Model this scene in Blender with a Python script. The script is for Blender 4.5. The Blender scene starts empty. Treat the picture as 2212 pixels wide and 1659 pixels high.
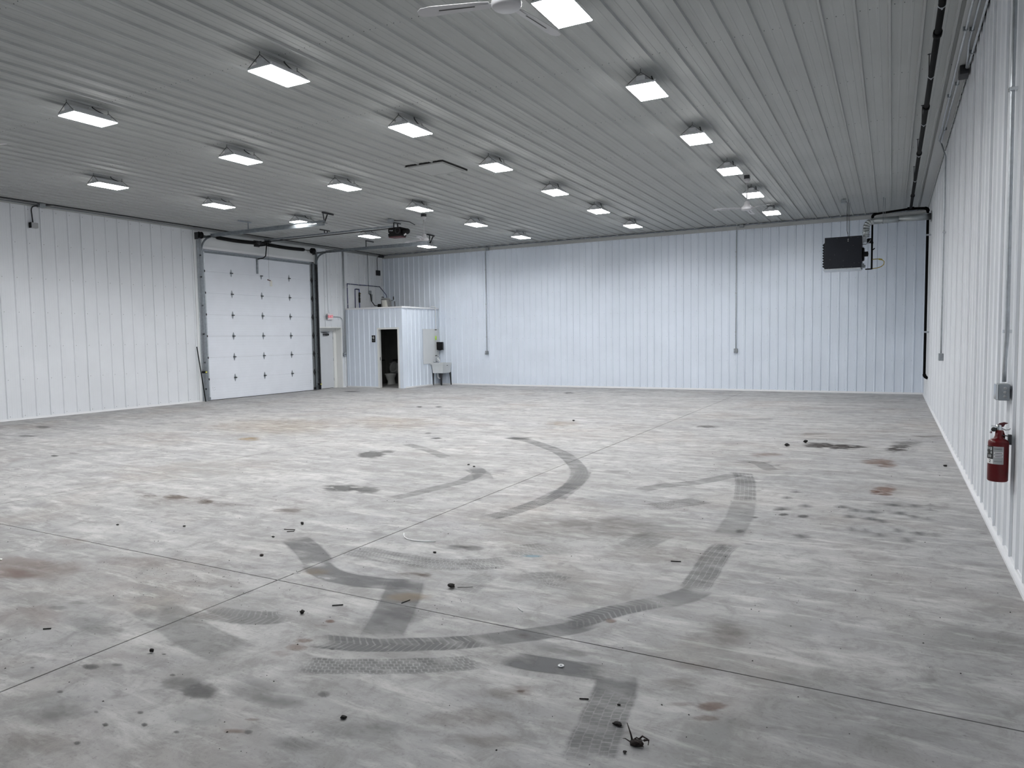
import bpy, bmesh, math, random
from mathutils import Vector, Matrix
random.seed(7)
PI = math.pi
C = bpy.context.scene.collection
sc = bpy.context.scene

# ---------------------------------------------------------------- camera
W, LX, D, H = 0.782, -17.144, 21.747, 4.877      # side walls, back wall, ceiling
YR = -2.6                                         # wall behind the camera
CAM_H = 1.667
yaw, pitch, roll = -0.4912984, 0.0649686, -0.0149245
_f = Vector((math.sin(yaw)*math.cos(pitch), math.cos(yaw)*math.cos(pitch), -math.sin(pitch)))
_r0 = Vector((math.cos(yaw), -math.sin(yaw), 0)); _u0 = _r0.cross(_f)
_r = _r0*math.cos(roll)+_u0*math.sin(roll); _u = -_r0*math.sin(roll)+_u0*math.cos(roll)
cam_d = bpy.data.cameras.new('camera'); cam = bpy.data.objects.new('camera', cam_d); C.objects.link(cam)
cam.matrix_world = Matrix(((_r.x, _u.x, -_f.x, 0), (_r.y, _u.y, -_f.y, 0), (_r.z, _u.z, -_f.z, CAM_H), (0, 0, 0, 1)))
cam_d.sensor_width = 36; cam_d.sensor_fit = 'HORIZONTAL'; cam_d.lens = 1532.98/2212*36
cam_d.clip_start = 0.05; cam_d.clip_end = 200
sc.camera = cam
# ---------------------------------------------------------------- world, light level, exposure
world = bpy.data.worlds.new('world'); sc.world = world; world.use_nodes = True
world.node_tree.nodes['Background'].inputs[0].default_value = (0.5, 0.55, 0.6, 1)
world.node_tree.nodes['Background'].inputs[1].default_value = 0.02
LAMP = 86.0                                       # radiance of the fixture lenses
sc.view_settings.view_transform = 'Standard'; sc.view_settings.look = 'None'
sc.view_settings.exposure = 0.0; sc.view_settings.gamma = 1.0; sc.view_settings.use_curve_mapping = False
sc.cycles.max_bounces = 8; sc.cycles.diffuse_bounces = 6; sc.cycles.glossy_bounces = 3; sc.cycles.transparent_max_bounces = 12
sc.cycles.sample_clamp_indirect = 6.0
sc.cycles.use_denoising = True

# ---------------------------------------------------------------- materials
def mat(name, col, rough=0.5, metal=0.0, noise=None, bump=None, spec=0.5, emit=None):
    m = bpy.data.materials.new(name); m.use_nodes = True
    nt = m.node_tree; b = nt.nodes['Principled BSDF']
    b.inputs['Base Color'].default_value = (*col, 1); b.inputs['Roughness'].default_value = rough
    b.inputs['Metallic'].default_value = metal; b.inputs['Specular IOR Level'].default_value = spec
    geo = nt.nodes.new('ShaderNodeNewGeometry')
    if noise:                                     # (scale, amount, stretch)
        mp = nt.nodes.new('ShaderNodeMapping'); mp.inputs['Scale'].default_value = noise[2] if len(noise) > 2 else (1, 1, 1)
        n = nt.nodes.new('ShaderNodeTexNoise'); n.inputs['Scale'].default_value = noise[0]; n.inputs['Detail'].default_value = 5
        r = nt.nodes.new('ShaderNodeMapRange'); r.inputs[1].default_value = 0.3; r.inputs[2].default_value = 0.7
        r.inputs[3].default_value = 1-noise[1]; r.inputs[4].default_value = 1+noise[1]*.4
        mx = nt.nodes.new('ShaderNodeMix'); mx.data_type = 'RGBA'; mx.blend_type = 'MULTIPLY'; mx.inputs[0].default_value = 1
        mx.inputs[6].default_value = (*col, 1)
        nt.links.new(geo.outputs['Position'], mp.inputs[0]); nt.links.new(mp.outputs[0], n.inputs['Vector'])
        nt.links.new(n.outputs[0], r.inputs[0]); nt.links.new(r.outputs[0], mx.inputs[7]); nt.links.new(mx.outputs[2], b.inputs['Base Color'])
    if bump:                                      # (scale, strength, stretch)
        mp2 = nt.nodes.new('ShaderNodeMapping'); mp2.inputs['Scale'].default_value = bump[2] if len(bump) > 2 else (1, 1, 1)
        n2 = nt.nodes.new('ShaderNodeTexNoise'); n2.inputs['Scale'].default_value = bump[0]; n2.inputs['Detail'].default_value = 2
        bp = nt.nodes.new('ShaderNodeBump'); bp.inputs['Strength'].default_value = 1; bp.inputs['Distance'].default_value = bump[1]
        nt.links.new(geo.outputs['Position'], mp2.inputs[0]); nt.links.new(mp2.outputs[0], n2.inputs['Vector'])
        nt.links.new(n2.outputs[0], bp.inputs['Height']); nt.links.new(bp.outputs[0], b.inputs['Normal'])
    if emit:
        b.inputs['Emission Color'].default_value = (*emit[0], 1); b.inputs['Emission Strength'].default_value = emit[1]
    return m

M = {}
M['liner'] = mat('white_steel_liner', (.73, .795, .885), .34, 0, (1.2, .05), (1.1, .006, (1, 1, .35)))
M['liner_side'] = mat('white_steel_liner_side', (.74, .765, .80), .36, 0, (1.2, .05), (1.1, .006, (1, 1, .35)))
M['ceil'] = mat('shaded_white_steel_ceiling', (.38, .393, .388), .6, 0, (.8, .06), (1.0, .005, (1, .35, 1)), spec=.35)  # white steel; the ceiling's dimness is put into this grey base colour
M['ceiltrim'] = mat('shaded_ceiling_edge_trim', (.42, .43, .43), .45)  # white trim in a greyer copy, with the ceiling shade in its colour
M['trim'] = mat('white_steel_trim', (.78, .79, .81), .4)
M['header'] = mat('header_steel', (.70, .72, .73), .45, 0, (1, .04))
M['backing'] = mat('dark_cavity', (.02, .02, .02), .9)
M['galv'] = mat('galvanised_steel', (.30, .33, .355), .42, .65, (14, .22), (30, .0008))
M['galv_light'] = mat('galvanised_conduit', (.52, .55, .58), .33, .75, (20, .15))
M['boxgrey'] = mat('galvanised_box', (.30, .325, .345), .45, .5, (25, .15))
M['dark_steel'] = mat('dark_angle_iron', (.035, .036, .04), .55, .3, (20, .2))
M['black'] = mat('black_paint', (.005, .005, .006), .7, 0, (20, .2), spec=.25)
M['blackpipe'] = mat('black_iron_pipe', (.004, .004, .0045), .8, 0, (30, .3), spec=.12)
M['charcoal'] = mat('charcoal_cabinet', (.009, .0115, .018), .55, 0, (4, .12), spec=.3)
M['motor'] = mat('motor_black', (.004, .004, .0045), .6, 0, (20, .2), spec=.3)
M['maroon'] = mat('maroon_base', (.07, .01, .015), .5)
M['doorwhite'] = mat('door_white', (.76, .795, .855), .45, 0, (3, .03), (60, .0003))
M['leaf'] = mat('man_door_grey_white', (.62, .645, .68), .5, 0, (3, .04))
M['frame'] = mat('door_frame_white', (.76, .77, .76), .45)
M['fixture'] = mat('fixture_white', (.60, .615, .63), .4)
M['lens'] = mat('lit_lens', (.9, .9, .9), .5, emit=((1.0, 1.0, 1.0), LAMP))
def directional_lens(m):
    """high bay lens: most light goes down, little sideways (luminous intensity falls past 60 degrees)"""
    nt = m.node_tree; g = nt.nodes.new('ShaderNodeNewGeometry'); d = nt.nodes.new('ShaderNodeVectorMath'); d.operation = 'DOT_PRODUCT'
    nt.links.new(g.outputs['Incoming'], d.inputs[0]); nt.links.new(g.outputs['Normal'], d.inputs[1])
    ab = nt.nodes.new('ShaderNodeMath'); ab.operation = 'ABSOLUTE'; nt.links.new(d.outputs['Value'], ab.inputs[0])
    r = nt.nodes.new('ShaderNodeMapRange'); r.interpolation_type = 'SMOOTHSTEP'
    for i, v in ((1, .08), (2, .50), (3, LAMP*.11), (4, LAMP)): r.inputs[i].default_value = v
    nt.links.new(ab.outputs[0], r.inputs[0]); nt.links.new(r.outputs[0], nt.nodes['Principled BSDF'].inputs['Emission Strength'])
directional_lens(M['lens'])
M['wire'] = mat('dark_wire', (.03, .03, .03), .5, .4)
M['fan'] = mat('fan_white', (.46, .46, .475), .35)
M['fanslot'] = mat('fan_slot_dark', (.05, .05, .05), .6)
M['duct'] = mat('galvanised_duct', (.42, .45, .46), .35, .8, (8, .2), (12, .001))
M['blue'] = mat('blue_pex', (.008, .012, .10), .4)
M['bluebright'] = mat('blue_pex_bright', (.01, .04, .28), .4)
M['brass'] = mat('dull_brass', (.22, .13, .04), .4, .8)
M['yellow'] = mat('yellow_gas_hose', (.42, .32, .03), .45, 0, (40, .2))
M['porcelain'] = mat('porcelain', (.62, .64, .62), .2)
M['sink'] = mat('sink_plastic', (.60, .625, .63), .45, 0, (5, .05))
M['frp'] = mat('splash_panel', (.66, .68, .69), .5, 0, (4, .03))
M['chrome'] = mat('chrome', (.6, .62, .64), .15, 1)
M['pvc'] = mat('white_pvc', (.80, .81, .82), .35)
M['green'] = mat('green_tag', (.42, .68, .05), .5)
M['paper'] = mat('paper_white', (.72, .72, .68), .7)
M['red'] = mat('extinguisher_red', (.10, .0005, .003), .3, 0, (6, .12), spec=.35)
M['label_grey'] = mat('label_silver', (.36, .37, .38), .45)
M['label_white'] = mat('label_white', (.75, .75, .75), .5)
M['label_black'] = mat('label_black', (.015, .015, .015), .5)
M['exitred'] = mat('exit_red', (.62, .02, .05), .4, emit=((1, .05, .1), .35))
M['exitface'] = mat('exit_face', (.8, .74, .76), .4)
M['tank'] = mat('tank_grey', (.26, .27, .27), .45)
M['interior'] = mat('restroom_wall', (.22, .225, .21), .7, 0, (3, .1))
M['mud'] = mat('dried_mud', (.014, .012, .011), .9, 0, (90, .5), (120, .01))
M['mudbrown'] = mat('brown_debris', (.030, .020, .018), .9, 0, (90, .5))
M['wood'] = mat('plywood', (.35, .28, .2), .8)
M['screw'] = mat('screw_head', (.16, .17, .18), .4, .5)
M['screwdark'] = mat('ceiling_screw_head', (.05, .055, .055), .5, .3)
M['photoeye'] = mat('photo_eye_yellow', (.55, .52, .08), .4, emit=((.9, .9, .3), .25))
M['joint'] = mat('saw_cut', (.05, .05, .05), .9)

# concrete: layered noise for trowelled, worn, dusty slab
def concrete():
    m = bpy.data.materials.new('worn_concrete'); m.use_nodes = True; nt = m.node_tree; N = nt.nodes; Lk = nt.links
    b = N['Principled BSDF']; geo = N.new('ShaderNodeNewGeometry')
    def mapping(scale, rot=0):
        mp = N.new('ShaderNodeMapping'); mp.inputs['Scale'].default_value = scale; mp.inputs['Rotation'].default_value = (0, 0, rot)
        Lk.new(geo.outputs['Position'], mp.inputs[0]); return mp.outputs[0]
    def noise(vec, scale, detail, rough=.55, dist=0):
        n = N.new('ShaderNodeTexNoise'); n.inputs['Scale'].default_value = scale; n.inputs['Detail'].default_value = detail
        n.inputs['Roughness'].default_value = rough; n.inputs['Distortion'].default_value = dist; Lk.new(vec, n.inputs['Vector']); return n.outputs[0]
    def rng(s, a, c, lo, hi):
        r = N.new('ShaderNodeMapRange'); r.inputs[1].default_value = a; r.inputs[2].default_value = c; r.inputs[3].default_value = lo; r.inputs[4].default_value = hi
        r.interpolation_type = 'SMOOTHSTEP'; Lk.new(s, r.inputs[0]); return r.outputs[0]
    def mix(fac, a, c, mode='MIX'):
        x = N.new('ShaderNodeMix'); x.data_type = 'RGBA'; x.blend_type = mode
        if isinstance(fac, float): x.inputs[0].default_value = fac
        else: Lk.new(fac, x.inputs[0])
        for i, v in ((6, a), (7, c)):
            if isinstance(v, tuple): x.inputs[i].default_value = (*v, 1)
            else: Lk.new(v, x.inputs[i])
        return x.outputs[2]
    P = mapping((1, 1, 1)); S1 = mapping((.30, 1, 1), .18); S2 = mapping((.25, 1, 1), -.12)
    big = rng(noise(P, .33, 4), .35, .66, 0, 1)
    col = mix(big, (.325, .325, .330), (.405, .402, .398))
    col = mix(rng(noise(P, .55, 5, .55, .5), .48, .68, 0, .7), col, (.33, .292, .265))                   # warm clay cast
    col = mix(rng(noise(mapping((.6, 1, 1), .7), .8, 5, .6, .5), .52, .72, 0, .45), col, (.31, .31, .335))  # cool cast
    col = mix(rng(noise(S1, 2.2, 9, .66, .6), .36, .70, 0, .75), col, (.262, .258, .254))      # trowel streaks
    col = mix(rng(noise(S2, 1.5, 9, .66, .8), .46, .68, 0, .75), col, (.475, .472, .465))      # dusty pale patches
    col = mix(rng(noise(P, 1.1, 8, .62, 1.4), .55, .70, 0, .6), col, (.215, .215, .218))       # smears
    col = mix(rng(noise(P, 5.5, 10, .72, .6), .42, .66, 0, .60), col, (.205, .200, .194))       # mottling
    col = mix(rng(noise(S2, 7, 10, .72, .4), .48, .68, 0, .70), col, (.55, .545, .535))         # chalky scuffs
    col = mix(rng(noise(S1, 16, 8, .7, .4), .54, .72, 0, .55), col, (.20, .195, .19))          # fine scratches
    col = mix(rng(noise(P, 45, 6, .72), .55, .72, 0, .6), col, (.14, .135, .13))               # grain
    vor = N.new('ShaderNodeTexVoronoi'); vor.inputs['Scale'].default_value = 5; Lk.new(P, vor.inputs['Vector'])
    col = mix(rng(vor.outputs['Distance'], .012, .03, .6, 0), col, (.045, .042, .04))          # pin spots
    v2 = N.new('ShaderNodeTexVoronoi'); v2.inputs['Scale'].default_value = 1.6; Lk.new(P, v2.inputs['Vector'])
    col = mix(rng(v2.outputs['Distance'], .03, .06, .4, 0), col, (.12, .118, .115))            # dropped spots
    Lk.new(col, b.inputs['Base Color'])
    Lk.new(rng(noise(P, 2, 4), .3, .7, .55, .8), b.inputs['Roughness']); b.inputs['Specular IOR Level'].default_value = .3
    bp = N.new('ShaderNodeBump'); bp.inputs['Strength'].default_value = .5; bp.inputs['Distance'].default_value = .003
    Lk.new(noise(P, 40, 5), bp.inputs['Height']); Lk.new(bp.outputs[0], b.inputs['Normal'])
    return m
M['concrete'] = concrete()

def mark_mat(name, col, tread=None, rough_scale=9.0, lo=.35, hi=.62, rough=.7):
    """A thin deposit on the slab: coverage = vertex fade x noise x tread pattern."""
    m = bpy.data.materials.new(name); m.use_nodes = True; nt = m.node_tree; N = nt.nodes; Lk = nt.links
    b = N['Principled BSDF']; b.inputs['Base Color'].default_value = (*col, 1); b.inputs['Roughness'].default_value = rough
    b.inputs['Specular IOR Level'].default_value = .2
    out = N['Material Output']; tr = N.new('ShaderNodeBsdfTransparent'); mx = N.new('ShaderNodeMixShader')
    at = N.new('ShaderNodeAttribute'); at.attribute_name = 'fade'
    geo = N.new('ShaderNodeNewGeometry')
    mp = N.new('ShaderNodeMapping'); mp.inputs['Scale'].default_value = (.4, 1, 1); mp.inputs['Rotation'].default_value = (0, 0, .2)
    Lk.new(geo.outputs['Position'], mp.inputs[0])
    n = N.new('ShaderNodeTexNoise'); n.inputs['Scale'].default_value = rough_scale; n.inputs['Detail'].default_value = 6; n.inputs['Distortion'].default_value = .5
    Lk.new(mp.outputs[0], n.inputs['Vector'])
    # threshold moves with the fade so that the rim breaks up
    sh = N.new('ShaderNodeAttribute'); sh.attribute_name = 'shape'
    sub = N.new('ShaderNodeMath'); sub.operation = 'MULTIPLY_ADD'; Lk.new(sh.outputs['Fac'], sub.inputs[0]); sub.inputs[1].default_value = .34; Lk.new(n.outputs[0], sub.inputs[2])
    r = N.new('ShaderNodeMapRange'); r.interpolation_type = 'SMOOTHSTEP'; r.inputs[1].default_value = lo+.17; r.inputs[2].default_value = hi+.17
    Lk.new(sub.outputs[0], r.inputs[0])
    f = N.new('ShaderNodeMath'); f.operation = 'MULTIPLY'; Lk.new(r.outputs[0], f.inputs[0])
    sm = N.new('ShaderNodeMath'); sm.operation = 'SMOOTH_MIN'; Lk.new(at.outputs['Fac'], sm.inputs[0]); sm.inputs[1].default_value = 1; sm.inputs[2].default_value = .1
    Lk.new(sm.outputs[0], f.inputs[1]); fac = f.outputs[0]
    if tread:
        uv = N.new('ShaderNodeUVMap'); sp = N.new('ShaderNodeSeparateXYZ'); Lk.new(uv.outputs[0], sp.inputs[0])
        def math1(op, a, bb=None, cc=None):
            q = N.new('ShaderNodeMath'); q.operation = op
            for i, v in enumerate((a, bb, cc)):
                if v is None: continue
                if isinstance(v, (int, float)): q.inputs[i].default_value = v
                else: Lk.new(v, q.inputs[i])
            return q.outputs[0]
        u, v = sp.outputs[0], sp.outputs[1]
        if tread == 'chev':
            d = math1('ABSOLUTE', math1('SUBTRACT', v, .5))
            ph = math1('ADD', math1('MULTIPLY', u, 25), math1('MULTIPLY', d, 2.6))
            ph = math1('ADD', ph, math1('MULTIPLY', n.outputs[0], .9))
            w = math1('FRACT', ph)
            k = math1('SMOOTH_MIN', math1('MULTIPLY', math1('PINGPONG', w, .5), 4.5), 1, .2)
        else:
            v = math1('ADD', v, math1('MULTIPLY', n.outputs[0], .10)); row = math1('FLOOR', math1('MULTIPLY', v, 6))
            ph = math1('ADD', math1('ADD', math1('MULTIPLY', u, 31), math1('MULTIPLY', n.outputs[0], .8)), math1('MULTIPLY', row, .5))
            ph = math1('ADD', ph, math1('MULTIPLY', v, 1.6))
            k = math1('MULTIPLY', math1('GREATER_THAN', math1('FRACT', ph), .24), math1('GREATER_THAN', math1('FRACT', math1('MULTIPLY', v, 6)), .14))
        k2 = math1('MULTIPLY_ADD', k, .55, .45)
        fac = math1('MULTIPLY', fac, k2)
    Lk.new(fac, mx.inputs[0]); Lk.new(tr.outputs[0], mx.inputs[1]); Lk.new(b.outputs[0], mx.inputs[2]); Lk.new(mx.outputs[0], out.inputs['Surface'])
    return m
MM = {'plain': mark_mat('tyre_dust_plain', (.165, .168, .174), None, 7, .25, .8),
      'chev': mark_mat('tyre_dust_chevron', (.165, .169, .174), 'chev', 9, .3, .75),
      'block': mark_mat('tyre_dust_blocks', (.165, .169, .174), 'block', 9, .32, .8),
      'smear': mark_mat('foot_smear', (.15, .154, .158), None, 10, .15, .45),
      'grey': mark_mat('grey_spill', (.13, .13, .13), None, 14, .3, .62),
      'smoke': mark_mat('grey_smudge', (.165, .165, .17), None, 5, .36, .7),
      'dark': mark_mat('dark_oil', (.045, .038, .036), None, 16, .44, .70),
      'rust': mark_mat('rust_stain', (.20, .105, .07), None, 14, .42, .72),
      'brown': mark_mat('brown_stain', (.16, .12, .10), None, 12, .40, .74),
      'tan': mark_mat('tan_stain', (.40, .30, .18), None, 8, .38, .74),
      'pink': mark_mat('red_clay_stain', (.27, .19, .165), None, 6, .35, .75),
      'white': mark_mat('pale_scuff', (.52, .52, .52), None, 9, .36, .74),
      'blue': mark_mat('blue_chalk', (.32, .46, .54), None, 12, .38, .6)}

# ---------------------------------------------------------------- mesh helpers
def origin_of(o):
    v = Vector((0, 0, 0))
    while o is not None: v += o.location; o = o.parent
    return v

class MB:
    def __init__(s): s.v = []; s.f = []; s.sm = []; s.n = 0
    def add(s, vs, fs, smooth=False):
        n = len(s.v); s.v += [Vector(a) for a in vs]
        for f in fs: s.f.append(tuple(n+i for i in f)); s.sm.append(smooth)
        return s
    def box(s, x0, x1, y0, y1, z0, z1):
        x0, x1 = min(x0, x1), max(x0, x1); y0, y1 = min(y0, y1), max(y0, y1); z0, z1 = min(z0, z1), max(z0, z1)
        e = s.n*4e-5; s.n += 1; x0 -= e; y0 -= e; z0 -= e; x1 += e; y1 += e; z1 += e     # no coplanar twins inside one mesh
        return s.add([(x0, y0, z0), (x1, y0, z0), (x1, y1, z0), (x0, y1, z0), (x0, y0, z1), (x1, y0, z1), (x1, y1, z1), (x0, y1, z1)],
                     [(0, 3, 2, 1), (4, 5, 6, 7), (0, 1, 5, 4), (1, 2, 6, 5), (2, 3, 7, 6), (3, 0, 4, 7)])
    def beam(s, a, b, w, t, up=(0, 0, 1)):
        a, b = Vector(a), Vector(b); d = (b-a).normalized(); u = Vector(up)
        if abs(d.dot(u)) > .98: u = Vector((0, 1, 0)) if abs(d.y) < .9 else Vector((1, 0, 0))
        x = d.cross(u).normalized()*w/2; y = x.cross(d).normalized()*t/2
        vs = [a-x-y, a+x-y, a+x+y, a-x+y, b-x-y, b+x-y, b+x+y, b-x+y]
        return s.add(vs, [(0, 3, 2, 1), (4, 5, 6, 7), (0, 1, 5, 4), (1, 2, 6, 5), (2, 3, 7, 6), (3, 0, 4, 7)])
    def tube(s, pts, r, n=10, caps=True, rs=None):
        pts = [Vector(p) for p in pts]; rings = []
        prev = None
        for i, p in enumerate(pts):
            a = pts[max(i-1, 0)]; b = pts[min(i+1, len(pts)-1)]; d = (b-a).normalized()
            if prev is None:
                u = Vector((0, 0, 1)) if abs(d.z) < .9 else Vector((1, 0, 0)); x = d.cross(u).normalized()
            else: x = (prev - d*prev.dot(d)).normalized()
            prev = x; y = d.cross(x); rr = rs[i] if rs else r
            rings.append([p + x*math.cos(2*PI*k/n)*rr + y*math.sin(2*PI*k/n)*rr for k in range(n)])
        vs = [q for rg in rings for q in rg]; fs = []
        for i in range(len(pts)-1):
            for k in range(n):
                fs.append((i*n+k, i*n+(k+1) % n, (i+1)*n+(k+1) % n, (i+1)*n+k))
        s.add(vs, fs, True)
        if caps:
            m = len(s.v)-len(vs); s.f.append(tuple(m+k for k in reversed(range(n)))); s.sm.append(False)
            s.f.append(tuple(m+(len(pts)-1)*n+k for k in range(n))); s.sm.append(False)
        return s
    def lathe(s, prof, o, axis=(0, 0, 1), n=24, sx=1.0, sy=1.0):
        o = Vector(o); ax = Vector(axis).normalized(); u = Vector((1, 0, 0)) if abs(ax.x) < .9 else Vector((0, 1, 0))
        x = ax.cross(u).normalized(); y = ax.cross(x)
        if ax.z > .9: x, y = Vector((1, 0, 0)), Vector((0, 1, 0))
        vs = []; fs = []
        for (r, h) in prof:
            for k in range(n): vs.append(o + ax*h + x*r*sx*math.cos(2*PI*k/n) + y*r*sy*math.sin(2*PI*k/n))
        for i in range(len(prof)-1):
            for k in range(n): fs.append((i*n+k, i*n+(k+1) % n, (i+1)*n+(k+1) % n, (i+1)*n+k))
        return s.add(vs, fs, True)
    def prism(s, poly, d):
        """poly: list of 3-D points (flat), d: extrusion vector"""
        n = len(poly); poly = [Vector(p) for p in poly]; d = Vector(d)
        return s.add(poly+[p+d for p in poly], [tuple(reversed(range(n))), tuple(range(n, 2*n))] + [(i, (i+1) % n, n+(i+1) % n, n+i) for i in range(n)])
    def build(s, name, m, parent=None, bevel=0, origin=None):
        me = bpy.data.meshes.new(name)
        off = origin_of(parent) if parent is not None else (Vector(origin) if origin is not None else Vector((0, 0, 0)))
        me.from_pydata([v-off for v in s.v], [], s.f); me.update()
        me.polygons.foreach_set('use_smooth', s.sm)
        bm = bmesh.new(); bm.from_mesh(me); bmesh.ops.recalc_face_normals(bm, faces=bm.faces); bm.to_mesh(me); bm.free()
        me.materials.append(M[m] if isinstance(m, str) else m)
        o = bpy.data.objects.new(name, me); C.objects.link(o)
        if parent is not None: o.parent = parent
        elif origin is not None: o.location = origin
        if bevel:
            b = o.modifiers.new('bevel', 'BEVEL'); b.width = bevel; b.segments = 2; b.limit_method = 'ANGLE'
        return o

def tag(o, label=None, cat=None, group=None, kind=None):
    if label: o['label'] = label
    if cat: o['category'] = cat
    if group: o['group'] = group
    if kind: o['kind'] = kind
    return o
def thing(name, loc, label, cat, group=None, kind=None):
    o = bpy.data.objects.new(name, None); o.location = loc; o.empty_display_size = .1; C.objects.link(o)
    return tag(o, label, cat, group, kind)
def copy_tree(o, parent=None):
    c = o.copy(); C.objects.link(c)
    if parent is not None: c.parent = parent
    for ch in list(o.children): copy_tree(ch, c)
    return c
def arc(p0, p1, p2, n=6):
    """quadratic bend through corner p1"""
    p0, p1, p2 = Vector(p0), Vector(p1), Vector(p2)
    return [(1-t)**2*p0 + 2*t*(1-t)*p1 + t*t*p2 for t in [i/n for i in range(n+1)]]
def text_mesh(name, s, size, loc, rot, m, parent, extrude=.002):
    cu = bpy.data.curves.new(name, 'FONT'); cu.body = s; cu.size = size; cu.align_x = 'CENTER'; cu.align_y = 'CENTER'; cu.extrude = extrude
    t = bpy.data.objects.new(name+'_src', cu); C.objects.link(t)
    bpy.context.view_layer.update()
    me = bpy.data.meshes.new_from_object(t.evaluated_get(bpy.context.evaluated_depsgraph_get()))
    bpy.data.objects.remove(t)
    me.materials.clear(); me.materials.append(M[m])
    mw = Matrix.Translation(Vector(loc)-origin_of(parent)) @ rot
    me.transform(mw); me.name = name
    o = bpy.data.objects.new(name, me); C.objects.link(o); o.parent = parent
    return o

# ================================================================ THE SHELL
# ---- ribbed liner panels -------------------------------------------------
_pcache = {}
def rib_profile(s0, s1, phase, pitch, h, minor, mh, lip, foot=.0275):
    pts = [(s0, lip), (s0+.010, lip), (s0+.0101, 0)] if lip else [(s0, 0)]
    k = math.floor((s0-phase)/pitch)-1
    ev = []
    while phase+k*pitch < s1+pitch:
        c = phase+k*pitch
        ev += [(c-foot, 0), (c-.011, h), (c+.011, h), (c+foot, 0)]
        for q in (-minor, minor): ev += [(c+q-.016, 0), (c+q-.010, mh), (c+q+.010, mh), (c+q+.016, 0)]
        k += 1
    ev.sort()
    def at(x):
        for (a, ha), (b, hb) in zip(ev, ev[1:]):
            if a <= x <= b: return ha+(hb-ha)*(x-a)/max(b-a, 1e-9)
        return 0
    if not lip: pts = [(s0, at(s0))]
    pts += [e for e in ev if s0+.0102 < e[0] < s1-.001] + [(s1, at(s1))]
    return pts
def panel(parent, o, S, Dp, Lv, s0, s1, l0, l1, phase, pitch, h=.024, minor=.102, mh=.0045, m='liner', lip=.002, foot=.0275):
    key = (round(s1-s0, 4), round(l1-l0, 3), round((phase-s0) % pitch, 4), pitch, h, lip, m)
    if key not in _pcache:
        pr = [(a-s0, d) for a, d in rib_profile(s0, s1, phase, pitch, h, minor, mh, lip, foot)]
        vs = [(a, d, 0) for a, d in pr]+[(a, d, l1-l0) for a, d in pr]; n = len(pr)
        me = bpy.data.meshes.new('panel'); me.from_pydata(vs, [], [(i, i+1, n+i+1, n+i) for i in range(n-1)]); me.update()
        me.materials.append(M[m]); _pcache[key] = me
    ob = bpy.data.objects.new('panel', _pcache[key]); C.objects.link(ob); ob.parent = parent
    S, Dp, Lv = Vector(S), Vector(Dp), Vector(Lv)
    p = Vector(o)+S*s0+Lv*l0
    ob.matrix_local = Matrix(((S.x, Dp.x, Lv.x, p.x), (S.y, Dp.y, Lv.y, p.y), (S.z, Dp.z, Lv.z, p.z), (0, 0, 0, 1)))
    return ob
def panel_run(parent, o, S, Dp, Lv, a, b, l0, l1, phase, pitch, per, **k):
    """panels from a to b; seams at the near foot of every per-th rib"""
    w = pitch*per; s = phase-.0275
    s = s+math.floor((a-s)/w)*w
    while s < b-.02:
        panel(parent, o, S, Dp, Lv, max(s, a), min(s+w, b), l0, l1, phase, pitch, **k); s += w
def screws(parent, pts, nrm, r=.0065, t=.006, m='screw'):
    nrm = Vector(nrm); u = Vector((0, 0, 1)) if abs(nrm.z) < .5 else Vector((1, 0, 0)); x = nrm.cross(u).normalized(); y = nrm.cross(x)
    vs, fs = [], []
    for p in pts:
        p = Vector(p); n = len(vs)
        for q in (0, t):
            for k in range(6): vs.append(p+nrm*q+x*r*math.cos(k*PI/3)+y*r*math.sin(k*PI/3))
        fs.append(tuple(n+6+k for k in range(6)))
        for k in range(6): fs.append((n+k, n+(k+1) % 6, n+6+(k+1) % 6, n+6+k))
    o = MB().add(vs, fs).build('screws', m, parent); o['kind'] = 'stuff'; return o
GIRTS = [.09, .90, 1.64, 2.40, 3.17, 3.95, 4.70]

# ---- floor: slabs between saw cuts
floor = MB().box(LX-.3, W+.3, YR-.2, D+.3, -.2, -.02).build('floor', 'joint'); floor['kind'] = 'structure'
xs = [LX-.25, -12.74, -8.25, -3.76, W+.25]; ys = [YR-.15, -.75, 3.51, 7.79, 12.05, 16.3, D+.25]
for i in range(len(xs)-1):
    for j in range(len(ys)-1):
        gx = .0055; gy = .0055 if j < 2 else .0030
        a = ys[j]+(gy if j else 0); b = ys[j+1]-gy
        MB().box(xs[i]+(gx if i else 0), xs[i+1]-gx, a, b, -.06, 0).build('slab', 'concrete', floor)

# ---- walls (solid cavity behind, steel panels in front)
DG0, DG1, DGZ = 13.66, 18.06, 4.33          # garage door opening (clear of the liner)
JL0, JR1 = 13.43, 18.22                      # smooth jamb zone around it
EX0, EX1, EXZ = 18.24, 19.29, 2.10           # exit door recess
wl = MB()
wl.box(LX-.3, LX-.002, YR, DG0, 0, H); wl.box(LX-.3, LX-.002, DG0, DG1, DGZ, H); wl.box(LX-.3, LX-.002, DG1, EX0, 0, H)
wl.box(LX-.3, LX-.002, EX0, EX1, EXZ, H); wl.box(LX-.3, LX-.002, EX1, D+.3, 0, H)
wall_left = wl.build('wall_left', 'backing'); wall_left['kind'] = 'structure'
O = (LX, 0, 0); a12 = dict(phase=8.486, pitch=.3048, per=3, m='liner_side', h=.018, mh=.0012)
panel_run(wall_left, O, (0, 1, 0), (1, 0, 0), (0, 0, 1), YR, JL0, .045, H, **a12)
panel_run(wall_left, O, (0, 1, 0), (1, 0, 0), (0, 0, 1), EX0-.02, EX1+.02, EXZ+.03, H, **a12)
panel_run(wall_left, O, (0, 1, 0), (1, 0, 0), (0, 0, 1), EX1+.02, D, .045, H, **a12)
pts = []
k = -40
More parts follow.
